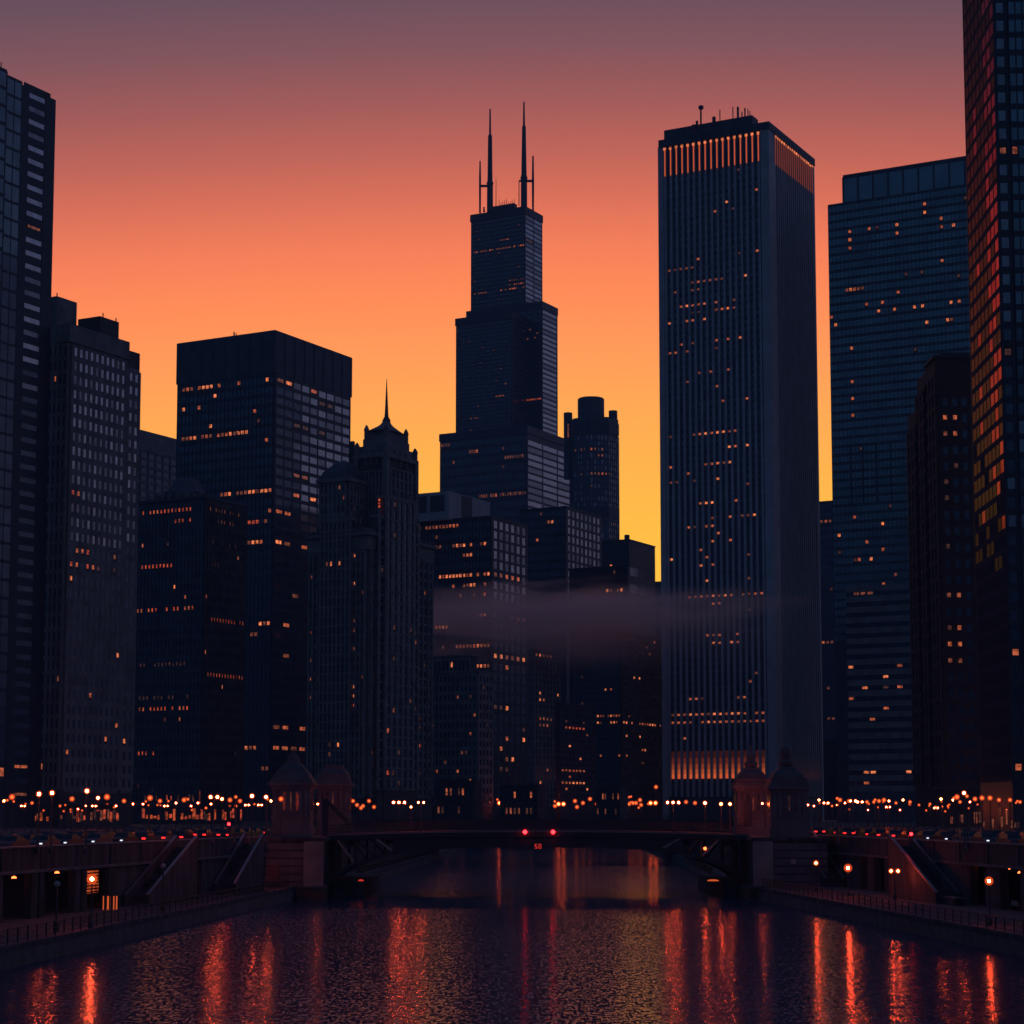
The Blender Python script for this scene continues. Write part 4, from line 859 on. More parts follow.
# riverside kiosk, door, benches, planter
x, y, _ = LS.pt(LS.y_at(110) - 3, -1.2, 0)
k = empty('kiosk', (x, y, QZ)); tag(k, 'small orange lit slatted kiosk standing on the left walk', 'kiosk'); f_ = Fr(x, y, 8)
m_ = MB(); m_.box(f_, -.75, .75, -.35, .35, QZ, QZ + 1.25); m_.build('body', 'lit_strip', k); m_ = MB(); m_.box(f_, -.85, .85, -.45, .45, QZ + 1.25, QZ + 1.35); m_.build('roof', 'black_metal', k)
for i, a in enumerate((-.74, -.5, -.36, -.05, .1, .2, .45, .72)): m_ = MB(); m_.box(f_, a - .07, a + .07, -.42, -.36, QZ, QZ + 1.25); m_.build('slat', 'black_metal', k)
def bench(sd, Y, d, label):
    x, y, _ = sd.pt(Y, d, 0); r = empty('bench', (x, y, QZ)); tag(r, label, 'bench', 'benches along the right walk'); f_ = Fr(x, y, sd.fr.phi)
    for nm, (a0, a1, b0, b1, z0, z1) in (('seat', (-.9, .9, -.25, .25, .4, .48)), ('backrest', (-.9, .9, .22, .28, .5, .9)), ('leg', (-.8, -.7, -.22, .22, 0, .4)), ('leg', (.7, .8, -.22, .22, 0, .4))):
        m_ = MB(); m_.box(f_, a0, a1, b0, b1, QZ + z0, QZ + z1); m_.build(nm, 'grey_stone' if nm != 'leg' else 'rail_steel', r)
bench(RS, RS.y_at(980) - .5, .9, 'bench under the right bay nearer the staircase'); bench(RS, RS.y_at(1007), .9, 'bench under the right bay cut by the frame edge')
x, y, _ = RS.pt(RS.y_at(962) - 2, -1.6, 0); r = empty('planter', (x, y, QZ)); tag(r, 'low dark planter box at the foot of the lit right stair', 'planter'); f_ = Fr(x, y, RS.fr.phi)
m_ = MB(); m_.box(f_, -2.2, 2.2, -.5, .5, QZ, QZ + .7); m_.build('box', 'old_concrete', r); m_ = MB(); m_.box(f_, -2.25, 2.25, -.55, .55, QZ + .705, QZ + .78); m_.build('rim', 'edge_steel', r)

# quay railings
def railing(p0, p1, label, n, h=1.05, z=QZ, rails=(1.05, .6, .2)):
    r = empty('quay_railing', (*p0, z)); tag(r, label, 'railing'); m_ = MB()
    for q in rails: m_.bar((*p0, z + q), (*p1, z + q), .06)
    m_.build('rails', 'rail_steel', r); base = None
    for i in range(n + 1):
        x = p0[0] + (p1[0] - p0[0]) * i / n; y = p0[1] + (p1[1] - p0[1]) * i / n
        if base is None:
            pm = MB(); pm.box(Fr(x, y, 0), -.05, .05, -.05, .05, z, z + h + .06); base = pm.build('post', 'rail_steel', r)
        else:
            o = base.copy(); COL.objects.link(o); o.parent = r; o.location = (x - p0[0], y - p0[1], 0)
    m_ = MB(); L = sqrt((p1[0] - p0[0]) ** 2 + (p1[1] - p0[1]) ** 2); nb = int(L / .3)
    for i in range(nb):
        t_ = (i + .5) / nb; x = p0[0] + (p1[0] - p0[0]) * t_; y = p0[1] + (p1[1] - p0[1]) * t_; m_.box(Fr(x, y, 0), -.012, .012, -.012, .012, z + .2, z + h)
    o = m_.build('balusters', 'rail_steel', r); o['kind'] = 'stuff'
railing((QL(90) - .6, 90), (QL(241) - .6, 241), 'dark metal railing along the left walk edge in front of the bridge', 70)
railing((QR(90) + .6, 90), (QR(241) + .6, 241), 'dark metal railing along the right walk edge in front of the bridge', 70)
railing((-22.3, 290), (-16.4, 448), 'pale balustrade along the left walk beyond the bridge', 40)
railing((28.8, 290), (34, 398), 'balustrade along the right walk beyond the bridge', 30)

# ------------------------------------------------------------------ the bascule bridge
BN, BF, XL, XR = 250.0, 270.0, -23.0, 29.4
XM, XH = (XL + XR) / 2, (XR - XL) / 2
camber = lambda x: .45 * (1 - ((x - XM) / XH) ** 2)
ztop = lambda x: 7.75 + camber(x)
zlow = lambda x: 6.1 - 4.3 * abs((x - XM) / XH) ** 4
br = empty('bascule_bridge', (XM, BN, 7)); tag(br, 'dark steel arched bridge spanning the river between the stone bridge houses', 'bridge')
N = 44; xs = [XL + (XR - XL) * i / N for i in range(N + 1)]
dk = MB()
for x0, x1 in zip(xs, xs[1:]):
    a, c = ztop(x0) - .4, ztop(x1) - .4
    dk.hexa([(x0, BN + .3, a - .5), (x1, BN + .3, c - .5), (x1, BF - .3, c - .5), (x0, BF - .3, a - .5), (x0, BN + .3, a), (x1, BN + .3, c), (x1, BF - .3, c), (x0, BF - .3, a)])
dk.build('deck', 'asphalt', br)
for yy_ in (BN, BF):
    ch = MB(); lc = MB(); web = MB()
    for i, (x0, x1) in enumerate(zip(xs, xs[1:])):
        for mb, f0, f1, hh in ((ch, ztop(x0), ztop(x1), .75), (lc, zlow(x0) + .5, zlow(x1) + .5, .5)):
            mb.hexa([(x0, yy_ - .3, f0 - hh), (x1, yy_ - .3, f1 - hh), (x1, yy_ + .3, f1 - hh), (x0, yy_ + .3, f0 - hh), (x0, yy_ - .3, f0), (x1, yy_ - .3, f1), (x1, yy_ + .3, f1), (x0, yy_ + .3, f0)])
        if 6 < i < N - 7: web.hexa([(x0, yy_ - .1, zlow(x0) + .2), (x1, yy_ - .1, zlow(x1) + .2), (x1, yy_ + .1, zlow(x1) + .2), (x0, yy_ + .1, zlow(x0) + .2), (x0, yy_ - .1, ztop(x0) - .5), (x1, yy_ - .1, ztop(x1) - .5), (x1, yy_ + .1, ztop(x1) - .5), (x0, yy_ + .1, ztop(x0) - .5)])
    ch.build('top_chord', 'bridge_steel', br); lc.build('bottom_chord', 'bridge_steel', br); web.build('web_plate', 'bridge_steel', br)
    for i in list(range(1, 9, 2)) + list(range(N - 7, N + 1, 2)):
        m_ = MB(); x = xs[i]; m_.bar((x, yy_, zlow(x) + .2), (x, yy_, ztop(x) - .5), .3); m_.build('post', 'bridge_steel', br)
        j = i + 2 if i < N / 2 else i - 2; x2 = xs[j]
        m_ = MB(); m_.bar((x, yy_, ztop(x) - .6), (x2, yy_, zlow(x2) + .4), .26); m_.build('diagonal', 'edge_steel' if i % 4 == 1 else 'bridge_steel', br)
    for i in range(8, N - 7, 2):
        m_ = MB(); x = xs[i]; m_.box(WORLD, x - .07, x + .07, yy_ - .2, yy_ - .1, zlow(x) + .5, ztop(x) - .75); m_.build('stiffener', 'bridge_steel', br)
    rl = MB()
    for x0, x1 in zip(xs, xs[1:]):
        for q in (.28, 1.08, .68): rl.bar((x0, yy_ - .2, ztop(x0) + q), (x1, yy_ - .2, ztop(x1) + q), .09 if q > 1 else .05)
        for t_ in (0, .25, .5, .75): x = x0 + (x1 - x0) * t_; rl.box(WORLD, x - .03, x + .03, yy_ - .23, yy_ - .17, ztop(x), ztop(x) + 1.05)
    rl.build('railing', 'rail_steel', br)
    eg = MB()
    for x0, x1 in zip(xs, xs[1:]): eg.bar((x0, yy_ - .36, ztop(x0) - .12), (x1, yy_ - .36, ztop(x1) - .12), .1, .12)
    eg.build('deck_edge', 'edge_steel', br)  # paler steel puts the lit line on the deck edge
for i in range(2, N - 1, 4):
    m_ = MB(); x = xs[i]; m_.box(WORLD, x - .2, x + .2, BN + .2, BF - .2, ztop(x) - 1.6, ztop(x) - .95); m_.build('floor_beam', 'bridge_steel', br)
def ball(mb, x, y, z, r, m=0, n=12): mb.lathe(x, y, [(r * sin(pi * k / 8) + .001, z - r * cos(pi * k / 8)) for k in range(9)], n, m=m)
for u in (525, 553):
    x, y, z = at(u, 832, BN - .55); m_ = MB(); ball(m_, x, y, z, .25); o = m_.build('signal_lamp', 'signal_red', br, smooth=True)
    m_ = MB(); m_.box(WORLD, x - .2, x + .2, y + .15, y + .5, z - .25, z + .25); m_.build('lamp_bracket', 'black_metal', br)
x, y, z = at(538, 846.3, BN - .45); sg_ = MB(); sg_.box(WORLD, x - .5, x + .5, y, y + .1, z - .35, z + .35); so_ = sg_.build('clearance_sign', 'black_metal', br)
x0_, y0_, z0_ = at(705, 848.5, BN - .4); m_ = MB(); ball(m_, x0_, y0_, z0_, .2); m_.build('work_lamp', 'lamp_soft', br, smooth=True)
gl = MB()      # two small red figures, 5 and 0
def stroke(x0, x1, z0, z1): gl.box(WORLD, x + x0, x + x1, y - .06, y - .01, z + z0, z + z1)
for a in ((-.4, -.1, .2, .28), (-.4, -.32, 0, .2), (-.4, -.1, -.05, .03), (-.18, -.1, -.25, -.05), (-.4, -.1, -.28, -.2), (.08, .16, -.28, .28), (.32, .4, -.28, .28), (.16, .32, .2, .28), (.16, .32, -.28, -.2)): stroke(*a)
gl.build('figures', 'sign_red', br)

# stone piers under the bridge ends and timber fenders
for X0, X1, lab in ((-32.7, -22.9, 'tall stone pier block carrying the left bridge houses'), (29.3, 38.4, 'tall stone pier block carrying the right bridge houses')):
    r = empty('bridge_pier', ((X0 + X1) / 2, 245, 0)); tag(r, lab, 'pier'); m_ = MB(); m_.box(WORLD, X0, X1, 245, 277, -2, 7.0); m_.build('block', 'concrete', r)
    m_ = MB(); m_.box(WORLD, X0 - .3, X1 + .3, 244.7, 277.3, 7.0, 7.4); m_.build('capstone', 'concrete', r)
    m_ = MB(); xa_ = X1 - 2.4 if X0 < 0 else X0; m_.box(WORLD, xa_, xa_ + 2.4, 244.55, 244.99, -2, 6.95); m_.build('buttress', 'grey_stone', r)
    m_ = MB()
    for i in range(6): m_.box(WORLD, X0 + .05, X1 - .05, 244.93, 244.997, 1.2 + i * .95, 1.95 + i * .95)
    m_.build('coursing', 'house_stone', r)
    if X0 < 0:
        m_ = MB(); m_.box(WORLD, -29.5, -28.2, 244.8, 244.92, 1.6, 4.1); m_.build('door', 'black_metal', r)
    else:
        m_ = MB(); m_.box(WORLD, 33.9, 34.5, 244.8, 244.92, 4.2, 4.8); m_.build('plaque', 'pale_stone', r)
for X0, X1, Ya, Yb, zt_, mt, lab in ((-25.4, -22.4, 240.5, 244.6, 1.55, 'brown_brick', 'square rusty fender block in the water at the left pier'), (28.3, 31.2, 240.5, 244.6, 1.55, 'brown_brick', 'square rusty fender block in the water at the right pier'),
        (-22.4, -18.6, 252, 284, 1.9, 'old_concrete', 'dark pier footing under the left end of the bridge'), (26.2, 28.2, 252, 284, 1.9, 'old_concrete', 'dark pier footing under the right end of the bridge')):
    r = empty('fender_block', ((X0 + X1) / 2, Ya, 0)); tag(r, lab, 'fender'); m_ = MB(); m_.box(WORLD, X0, X1, Ya, Yb, -2, zt_ - .25); m_.build('block', mt, r); m_ = MB(); m_.box(WORLD, X0 - .1, X1 + .1, Ya - .1, Yb + .1, zt_ - .25, zt_); m_.build('cap', 'concrete', r)
    if Ya > 250:
        u_, v_ = (361, 876.5) if X0 < 0 else (713, 874); x, y, z = at(u_, v_, 252.5); m_ = MB(); q = .35 if X0 < 0 else .75; m_.lathe(x, y, [(q, zt_), (q * .9, zt_ + .12), (q * .4, zt_ + .2)], 10); m_.build('footing_glow', 'sign_red' if X0 < 0 else 'lit_strip', r)  # emissive cap puts an orange glow on the footing

# bridge houses
def house(u0, u1, Y, label, roof, eave_v, zb=7.4, warm=False):
    xa_, _, ze = at(u0, eave_v, Y); xb_ = at(u1, eave_v, Y)[0]; w = xb_ - xa_; f_ = Fr(xa_, Y, 0)
    r = empty('bridge_house', ((xa_ + xb_) / 2, Y, zb)); tag(r, label, 'bridge house', 'stone bridge houses')
    m_ = MB(); m_.box(f_, 0, w, 0, w, zb, ze); m_.build('body', 'house_stone' if warm else 'house_stone', r)
    m_ = MB(); m_.box(f_, -.22, w + .22, -.22, w + .22, zb + .002, zb + 1.1); m_.build('plinth', 'house_stone', r)
    m_ = MB(); m_.box(f_, -.12, w + .12, -.12, w + .12, zb + 2.3, zb + 2.55); m_.build('belt_course', 'house_stone', r)
    zw0, zw1 = zb + 3.3, ze - 1.1
    for side in range(2):
        for i in range(3):
            q = w * (.32 + .18 * i); m_ = MB()
            if side == 0: m_.box(f_, q - (.07 if i == 1 else .2), q + (.07 if i == 1 else .2), -.05, .02, zw0, zw1)
            else: 
                if xa_ < 0: m_.box(f_, w - .02, w + .05, q - .24, q + .24, zw0, zw1)
                else: m_.box(f_, -.05, .02, q - .24, q + .24, zw0, zw1)
            m_.build('window', 'lit_faint' if (i == 1 and side == 0) else 'dark_glass', r)
    for q in (.04, .20, .71, .87): 
        m_ = MB(); m_.box(f_, w * q, w * (q + .09), -.16, 0, zb + 2.56, ze - .7); m_.build('pilaster', 'house_stone', r)
    m_ = MB(); m_.box(f_, -.2, w + .2, -.2, w + .2, ze - .7, ze - .3); m_.box(f_, -.42, w + .42, -.42, w + .42, ze - .3, ze + .1); m_.build('cornice', 'house_stone', r)
    s2 = w / 2 * sqrt(2); rm = MB(); rm.lathe(w / 2, w / 2, [(s2 * a, ze + z) for a, z in roof[0]], 4, pi / 4, fr=f_); rm.build('roof', 'copper_roof', r)
    if roof[1]: fm = MB(); fm.lathe(w / 2, w / 2, [(a, ze + z) for a, z in roof[1]], 10, fr=f_); fm.build('finial', 'copper_roof', r)
    return r, f_, w
PY = [(1.1, .1), (1.08, .45), (.98, .6), (.92, 1.0), (.7, 1.7), (.4, 2.4), (.34, 2.6), (.3, 2.9)]
FL = [(1.05, .1), (1.03, .5), (.94, .7), (.88, 1.3), (.66, 1.9), (.56, 2.2), (.54, 2.6)]
BE = [(1.1, .1), (1.1, .45), (1.0, .5), (1.0, 1.05), (.86, 1.1), (.82, 1.5), (.62, 2.0), (.5, 2.1), (.45, 2.5), (.26, 2.7)]
house(272, 310, 246, 'pale bridge house with pyramid roof, nearer of the left pair', (PY, [(.75, 2.9), (.7, 3.3), (.3, 3.5), (.18, 4)]), 783)
house(317, 349, 271, 'paler flat topped bridge house, farther of the left pair', (FL, None), 784, warm=True)
r, f_, w = house(737, 769, 271, 'bridge house with a pointed finial, farther of the right pair', (BE, [(.9, 2.7), (.95, 3.1), (.55, 3.4), (.5, 4.2), (.25, 4.6), (.2, 5.3), (.05, 5.6)]), 786)
m_ = MB(); m_.box(f_, .9, 1.8, -.2, .02, 7.5, 12); m_.lathe(1.35, -.09, [(.45, 12), (.32, 12.4), (.02, 12.55)], 10, fr=f_, sy=.2); m_.build('door', 'black_metal', r)
house(771, 807, 246, 'bridge house with a stepped dome and urn, nearer of the right pair', (BE, [(.95, 2.7), (1.0, 3.2), (.6, 3.4), (.75, 3.9), (.72, 4.6), (.5, 5.1), (.1, 5.3)]), 787)
# traffic barrier with its arm half raised, by the far left house
x, y, _ = at(328, 800, 262); r = empty('barrier_gate', (x - .3, y, 7.4)); tag(r, 'dark traffic barrier arm slanting down beside the far left bridge house', 'barrier')
m_ = MB(); m_.box(WORLD, x - .7, x + .1, y - .3, y + .3, 7.4, 12.2); m_.build('post', 'black_metal', r); m_ = MB(); m_.bar((x - .3, y - .45, 12.1), (at(352, 826, 262)[0], y - .45, 8.7), .3, .55); m_.build('arm', 'black_metal', r)

# second bridge, farther up the river
fb = empty('girder_bridge', (8, 430, 7)); tag(fb, 'second flat dark bridge crossing the river behind the arched one', 'bridge')
m_ = MB(); m_.box(WORLD, -40, 60, 430.4, 445.6, 8.0, 8.6); m_.build('deck', 'asphalt', fb)
for yy_ in (430, 446):
    m_ = MB(); m_.box(WORLD, -40, 60, yy_ - .3, yy_ + .3, 6.9, 8.9); m_.build('girder', 'bridge_steel', fb)
    m_ = MB()
    for q in (9.3, 9.9): m_.box(WORLD, -40, 60, yy_ - .05, yy_ + .05, q, q + .1)
    for i in range(51): m_.box(WORLD, -40 + i * 1.96, -39.9 + i * 1.96, yy_ - .06, yy_ + .06, 8.9, 9.92)
    m_.build('railing', 'rail_steel', fb)
for xx_ in (-22, 35): m_ = MB(); m_.box(WORLD, xx_ - 1.2, xx_ + 1.2, 430.5, 445.5, -2, 7.98); m_.build('pier', 'old_concrete', fb)

# ------------------------------------------------------------------ lamps
AREA = [(0, 37, 'the dark tower at the left edge'), (37, 137, 'the pale gridded office block'), (137, 246, 'the dark ribbed block'), (246, 300, 'the broad black tower'), (300, 433, 'the spired tower'), (433, 528, 'the pale setback block'), (528, 664, 'the dark corner block'),
        (664, 770, 'the white ribbed tower'), (770, 815, 'the right bridge houses'), (815, 846, 'the narrow slit block'), (846, 906, 'the blue glass tower'), (906, 972, 'the brown brick tower'), (972, 1100, 'the near right tower')]
ORD = 'first second third fourth fifth sixth seventh eighth ninth tenth eleventh twelfth thirteenth fourteenth fifteenth sixteenth seventeenth eighteenth nineteenth twentieth'.split()
SPEC = []      # u, v, depth, number of globes, ground height, radius, glow
def L_(pts, n=1, r=.2, g='lamp_globe', Y=None, zg=STREET):
    for u, v in pts:
        y = Y or max(172, min(420, 1.55 * 2000 / max(812 - v, 3)))
        SPEC.append((u, v, y, n, zg, r * (.64 if g == 'lamp_globe' else 1), g))
L_([(4, 801), (39, 794), (52, 793), (78, 809), (87, 791), (98, 798), (116, 806), (191, 806), (198, 803), (211, 804), (222, 799), (252, 796), (266, 797), (271, 801), (133, 804), (143, 804), (176, 803), (86, 806)])
L_([(23, 806), (94, 806), (166, 806), (260, 805), (247, 805), (214, 797)], 2)
L_([(32, 803), (60, 806), (107, 797), (124, 801), (150, 798), (206, 808), (230, 800), (240, 801), (236, 806), (281, 799), (291, 803), (184, 800), (160, 801), (12, 797), (72, 799)], 1, .15, 'lamp_globe_far')
L_([(353, 801), (357, 805), (361, 808), (369, 801), (363, 806), (374, 807)], 1, .16, 'lamp_globe_far', 330); L_([(315, 804)], 2, .14, 'lamp_globe', 262, 7.4)
L_([(399, 802.5)], 3, .2, 'lamp_globe', 255, 8); L_([(421, 802.5)], 2, .16, 'lamp_globe', 262, 8); L_([(673, 802.5)], 3, .2, 'lamp_globe', 255, 8); L_([(705, 803)], 1, .24, 'lamp_globe', 262, 7.9); L_([(721, 804), (730, 804)], 1, .22, 'lamp_globe', 266, 7.8); L_([(765, 803.5)], 2, .14, 'lamp_globe', 262, 7.4); L_([(411, 807)], 1, .16, 'lamp_globe', 266, 8)
L_([(446, 803), (454, 803), (466, 800), (491, 800), (518, 805), (543, 805), (555, 806), (575, 801), (577, 807), (583, 803), (597, 804), (600, 808), (603, 807), (609, 800), (611, 803), (625, 808), (629, 804), (633, 803), (636, 803), (641, 805), (656, 787), (640, 800), (695, 803), (686, 802), (620, 801), (590, 799), (470, 805), (438, 804), (484, 806), (508, 808)], 1, .33, 'lamp_globe_far', 655)
L_([(477, 803), (502, 803), (533, 803), (561, 804), (613, 803.5), (653, 803)], 2, .4, 'lamp_globe_mid', 650)
L_([(808, 805), (814, 806), (837, 805), (819, 800), (845, 803), (889, 801), (903, 800), (868, 810), (900, 810), (941, 799), (970, 802), (1003, 808), (1016, 805), (964, 793), (953, 800)], 1, .17)
L_([(826, 803), (888, 807), (936, 808), (991, 807), (860, 802), (853, 801)], 2)
L_([(832, 806), (840, 800), (849, 801), (867, 802), (874, 802), (879, 801), (896, 803), (910, 802), (919, 805), (930, 804), (957, 797), (960, 802), (975, 799), (982, 798), (990, 798), (999, 800), (1010, 800), (1020, 802), (948, 806), (884, 800)], 1, .14, 'lamp_globe_far')
L_([(92, 879)], 1, .24, 'lamp_globe', 156, QZ); L_([(256, 862)], 1, .24, 'lamp_globe', 238, QZ); L_([(816, 863)], 1, .19, 'lamp_globe', 230, QZ); L_([(848, 868)], 1, .26, 'lamp_globe', 216, QZ); L_([(894.5, 871)], 2, .17, 'lamp_globe', 206, QZ); L_([(989, 881)], 1, .2, 'lamp_globe', 161, QZ)
rl_ = random.Random(3)
L_([(rl_.uniform(2, 268), rl_.choice((rl_.uniform(796, 806), rl_.uniform(801, 812)))) for _ in range(26)] + [(rl_.uniform(812, 1022), rl_.choice((rl_.uniform(796, 806), rl_.uniform(801, 812)))) for _ in range(26)], 1, .09, 'lamp_globe_far')
L_([(rl_.uniform(436, 662), rl_.uniform(796, 809)) for _ in range(22)], 1, .2, 'lamp_globe_far', 665)
SPEC.sort(key=lambda s: s[0]); cnt = {}
def ordinal(k): return ORD[k] if k < 20 else 'twenty-' + ORD[k - 20] if k < 29 else 'thirtieth' if k == 29 else 'thirty-' + ORD[k - 30]
def globe_mesh(r, g, c={}):
    if (r, g) not in c:
        m_ = MB(); ball(m_, 0, 0, 0, r); o = m_.build('globe', g, smooth=True); c[(r, g)] = o.data; bpy.data.objects.remove(o)
    return c[(r, g)]
WORDS = {1: 'single globe', 2: 'twin globe', 3: 'three globe'}
for u, v, Y, n, zg, r, g in SPEC:
    x, y, z = at(u, v, Y)
    if zg == QZ: place = 'on the %s river walk' % ('left' if u < 512 else 'right'); kind = 'walk'
    elif zg > 7: place = 'on the arched bridge or its houses'; kind = 'bridge'
    else: kind = 'street'; place = 'below ' + next(a[2] for a in AREA if a[0] <= u < a[1])
    key = (place, n, g); cnt[key] = cnt.get(key, 0) + 1
    lab = '%s %s lamp, %s such from left, %s' % ('fainter' if g == 'lamp_globe_far' else 'bright', WORDS[n], ordinal(cnt[key] - 1), place)
    rt = empty('street_lamp', (x, y, zg)); tag(rt, lab, 'lamp', {'walk': 'lamps on the river walks', 'bridge': 'lamps on the bridge', 'street': 'street lamps along the upper streets'}[kind])
    m_ = MB(); pr = .07 if Y < 400 else .09
    m_.lathe(x, y, [(.2, zg), (.2, zg + .5), (.12, zg + .7), (pr, zg + 1), (pr * .8, z - r - .05)], 8); m_.build('pole', 'black_metal', rt)
    gap = max(.7, r * 4)
    if n > 1: m_ = MB(); m_.box(WORLD, x - gap * (n - 1) / 2 - .05, x + gap * (n - 1) / 2 + .05, y - .04, y + .04, z - r - .12, z - r - .04); m_.build('crossarm', 'black_metal', rt)
    for i in range(n):
        R_ = max(r * (2.7 if zg == QZ else 2.1), .00085 * Y * (.7 if g == 'lamp_globe_far' else 1))      # radius of the added halo shell round the bulb
        o = bpy.data.objects.new('globe', globe_mesh(round(R_, 2), 'milk_glass')); COL.objects.link(o); o.parent = rt; o.location = ((i - (n - 1) / 2) * gap, 0, z - zg)  # this globe is the glowing halo shell
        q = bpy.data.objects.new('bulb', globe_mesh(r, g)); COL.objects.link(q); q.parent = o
# unlit lamp posts on the left walk
for u, vb, vt in ((166, 911, 866), (61, 930, 884)):
    Y = 9 * F / (vb - 812); x = (u - 512) / F * Y; z = at(u, vt, Y)[2]; rt = empty('street_lamp', (x, Y, QZ)); tag(rt, 'unlit lamp post on the left walk, %s the lit one' % ('right of' if u > 92 else 'left of'), 'lamp', 'lamps on the river walks')
    m_ = MB(); m_.lathe(x, Y, [(.22, QZ), (.22, QZ + .6), (.08, QZ + .9), (.07, z - .3)], 8); m_.build('pole', 'black_metal', rt); m_ = MB(); ball(m_, x, Y, z, .24); m_.build('globe', 'pale_stone', rt, smooth=True)
# lamps under the street slab
for sd, us in ((LS, ((14, 877), (57, 872), (123, 871), (130, 862))), (RS, ((853, 853), (981, 863), (1008, 868), (1020, 872)))):
    for i, (u, v) in enumerate(us):
        Y = sd.y_at(u) + 3; x, y, z = at(u, v, Y); rt = empty('ceiling_lamp', (x, y, 6.8)); tag(rt, 'small orange lamp hung in the %s wall bays, %s from the left' % (sd.word, ORD[i]), 'lamp', 'lamps under the street slab')
        m_ = MB(); m_.lathe(x, y, [(.03, z), (.03, 6.85)], 6); m_.build('stem', 'black_metal', rt); m_ = MB(); m_.lathe(x, y, [(.22, z - .12), (.2, z), (.06, z + .08)], 10); m_.build('lamp_shade', 'lamp_soft', rt)
# glowing vertical sign by the left door
Y = LS.y_at(187) - .3; x, y, z = LS.pt(Y, -.35, 4.6); rt = empty('hanging_sign', (x, y, 3.2)); tag(rt, 'narrow red lit vertical sign beside a dark door in the left wall', 'sign'); m_ = MB(); m_.box(WORLD, x - .38, x + .38, y - .02, y + .2, 3.1, 5.1); m_.build('panel', 'black_metal', rt)
gl = MB()
for i in range(5):
    zz_ = 4.85 - i * .38; gl.box(WORLD, x - .22, x + .22, y - .08, y - .03, zz_ - .04, zz_ + .06); gl.box(WORLD, x - .22 + .3 * (i % 2), x - .08 + .3 * (i % 2), y - .08, y - .03, zz_ - .2, zz_ - .05)
gl.build('lettering', 'lit_red', rt)
# red traffic signals
for u, v, Y, zg, lab in ((229, 824, 228, STREET, 'red traffic signal at the left end of the bridge road'), (911, 834, 211, STREET, 'red traffic signal over the stair head on the right')):
    x, y, z = at(u, v, Y); rt = empty('traffic_signal', (x, y, zg)); tag(rt, lab, 'traffic light'); m_ = MB(); m_.lathe(x, y + .1, [(.06, zg), (.06, z + .9)], 8); m_.build('pole', 'black_metal', rt)
    m_ = MB(); m_.box(WORLD, x - .2, x + .2, y - .1, y + .05, z - .75, z + .3); m_.build('housing', 'black_metal', rt); m_ = MB(); ball(m_, x, y - .12, z, .17); m_.build('red_lens', 'signal_red', rt, smooth=True)

# ------------------------------------------------------------------ cars
def car_meshes():
    P = {}
    b_ = MB(); prof = [(-2.2, .35), (-2.25, .75), (-2.1, .92), (-1.3, .98), (1.0, .98), (2.05, .82), (2.25, .6), (2.2, .35)]
    for s_ in (-1, 1):
        pts = [(s_ * .88, y_, z_) for y_, z_ in prof]; b_.poly(pts if s_ < 0 else pts[::-1])
    for (y0_, z0_), (y1_, z1_) in zip(prof, prof[1:] + prof[:1]): b_.poly([(-.88, y0_, z0_), (.88, y0_, z0_), (.88, y1_, z1_), (-.88, y1_, z1_)])
    b_.hexa([(-.62, -1.1, 1.38), (.62, -1.1, 1.38), (.62, .35, 1.38), (-.62, .35, 1.38), (-.58, -.95, 1.46), (.58, -.95, 1.46), (.58, .2, 1.46), (-.58, .2, 1.46)]); P['body'] = b_
    w_ = MB(); w_.hexa([(-.82, -1.75, .96), (.82, -1.75, .96), (.82, 1.05, .96), (-.82, 1.05, .96), (-.64, -1.1, 1.39), (.64, -1.1, 1.39), (.64, .38, 1.39), (-.64, .38, 1.39)]); P['windows'] = w_
    return P
PM = car_meshes()
wheel = MB()
for i in range(12):
    pass
def wheel_mb(x, y):
    m_ = MB(); n = 12; a = [(x - .1, y + .32 * cos(2 * pi * k / n), .32 + .32 * sin(2 * pi * k / n)) for k in range(n)]; c = [(x + .1, q[1], q[2]) for q in a]
    m_.poly(a); m_.poly(c[::-1])
    for k in range(n): m_.poly([a[k], c[k], c[(k + 1) % n], a[(k + 1) % n]])
    return m_
def box_mb(x0, x1, y0, y1, z0, z1): m_ = MB(); m_.box(WORLD, x0, x1, y0, y1, z0, z1); return m_
def car_proto(paint, tail, head):
    r = empty('parked_car', (0, 0, 0)); PM['body'].build('body', paint, r); PM['windows'].build('windows', 'car_glass', r)
    for sx_ in (-.8, .8):
        for sy_ in (-1.35, 1.4): wheel_mb(sx_, sy_).build('wheel', 'tyre_rubber', r)
    for sx_ in (-.6, .6):
        box_mb(sx_ - .2, sx_ + .2, -2.29, -2.2, .68, .84).build('taillight', tail, r); box_mb(sx_ - .13, sx_ + .13, 2.16, 2.27, .6, .72).build('headlight', head, r)
    return r
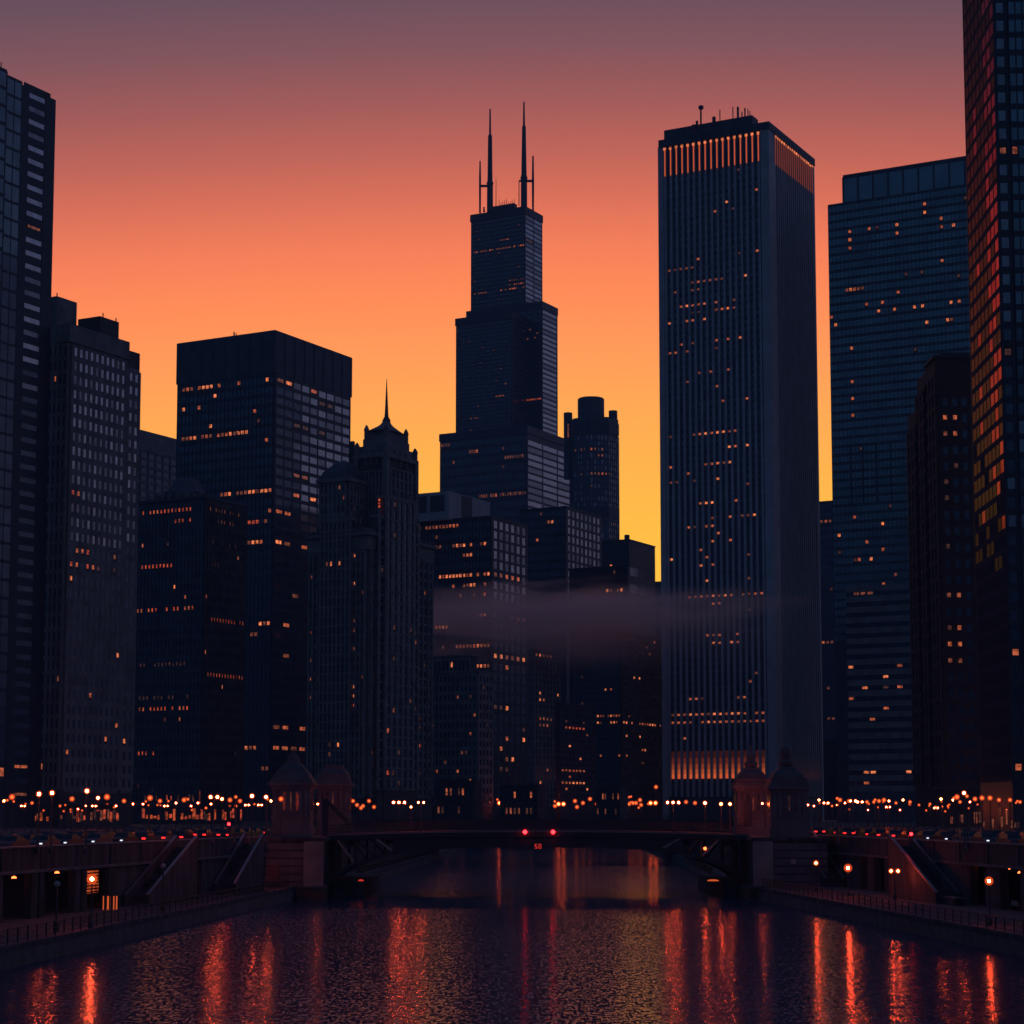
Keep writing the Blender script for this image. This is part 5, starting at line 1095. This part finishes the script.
PAINT = ['black', 'dark grey', 'silver', 'dark blue', 'dark red', 'white']
proto = {}
def copy_tree(o):
    c = o.copy(); COL.objects.link(c)
    for ch in o.children: d = ch.copy(); COL.objects.link(d); d.parent = c
    return c
used = set()
for sd in (LS, RS):
    for li, d in enumerate((6.0, 9.4, 13.0, 16.6)):
        y = 300 + random.random() * 4; k = 0
        while y > 140:
            x, yy_, _ = sd.pt(y, d, 0)
            if y > 243: x = sd.pt(243, d, 0)[0] + (y - 243) * .03 * -sd.sg
            u, v = proj(x, yy_, STREET + 1.2); y -= random.uniform(5.9, 8.2)
            if random.random() < .12 or not -12 < u < 1036: continue
            toward = (u < 140 and li < 3) if u < 512 else (u > 925 and li < 3)
            key = (random.choice((0, 0, 1, 1, 2, 3, 4, 5, 2)), toward, random.random() < .5)
            if key not in proto: proto[key] = car_proto('car_paint_%d' % key[0], 'tail_off' if toward else 'tail_red', ('head_white' if key[2] else 'head_off') if toward else 'head_off')
            c = proto[key] if key not in used else copy_tree(proto[key]); used.add(key)
            c.location = (x, yy_, STREET + .004); c.rotation_euler = (0, 0, radians(sd.fr.phi - 90 + (180 if toward else 0) + random.uniform(-2, 2)))
            row = ('first row behind', 'second row behind', 'third row behind', 'fourth row behind')[li]
            tag(c, '%s car, %s from the far end, %s the %s river wall' % (PAINT[key[0]], ORD[k] if k < 20 else 'twenty-' + ORD[k - 20], row, sd.word), 'car', 'cars on the %s street' % sd.word); k += 1

# ------------------------------------------------------------------ thin evening air
am = bpy.data.materials.new('evening_air'); am.use_nodes = True; M['evening_air'] = am; t = am.node_tree; t.nodes.clear()
pv = nn(t, 'ShaderNodeVolumePrincipled'); ou = nn(t, 'ShaderNodeOutputMaterial'); t.links.new(pv.outputs[0], ou.inputs['Volume'])
pv.inputs['Color'].default_value = (.42, .66, 1, 1); pv.inputs['Density'].default_value = .00011
mb = MB(); mb.box(WORLD, -1500, 1500, -60, 1700, -4, 560); tag(mb.build('haze', 'evening_air'), kind='stuff')
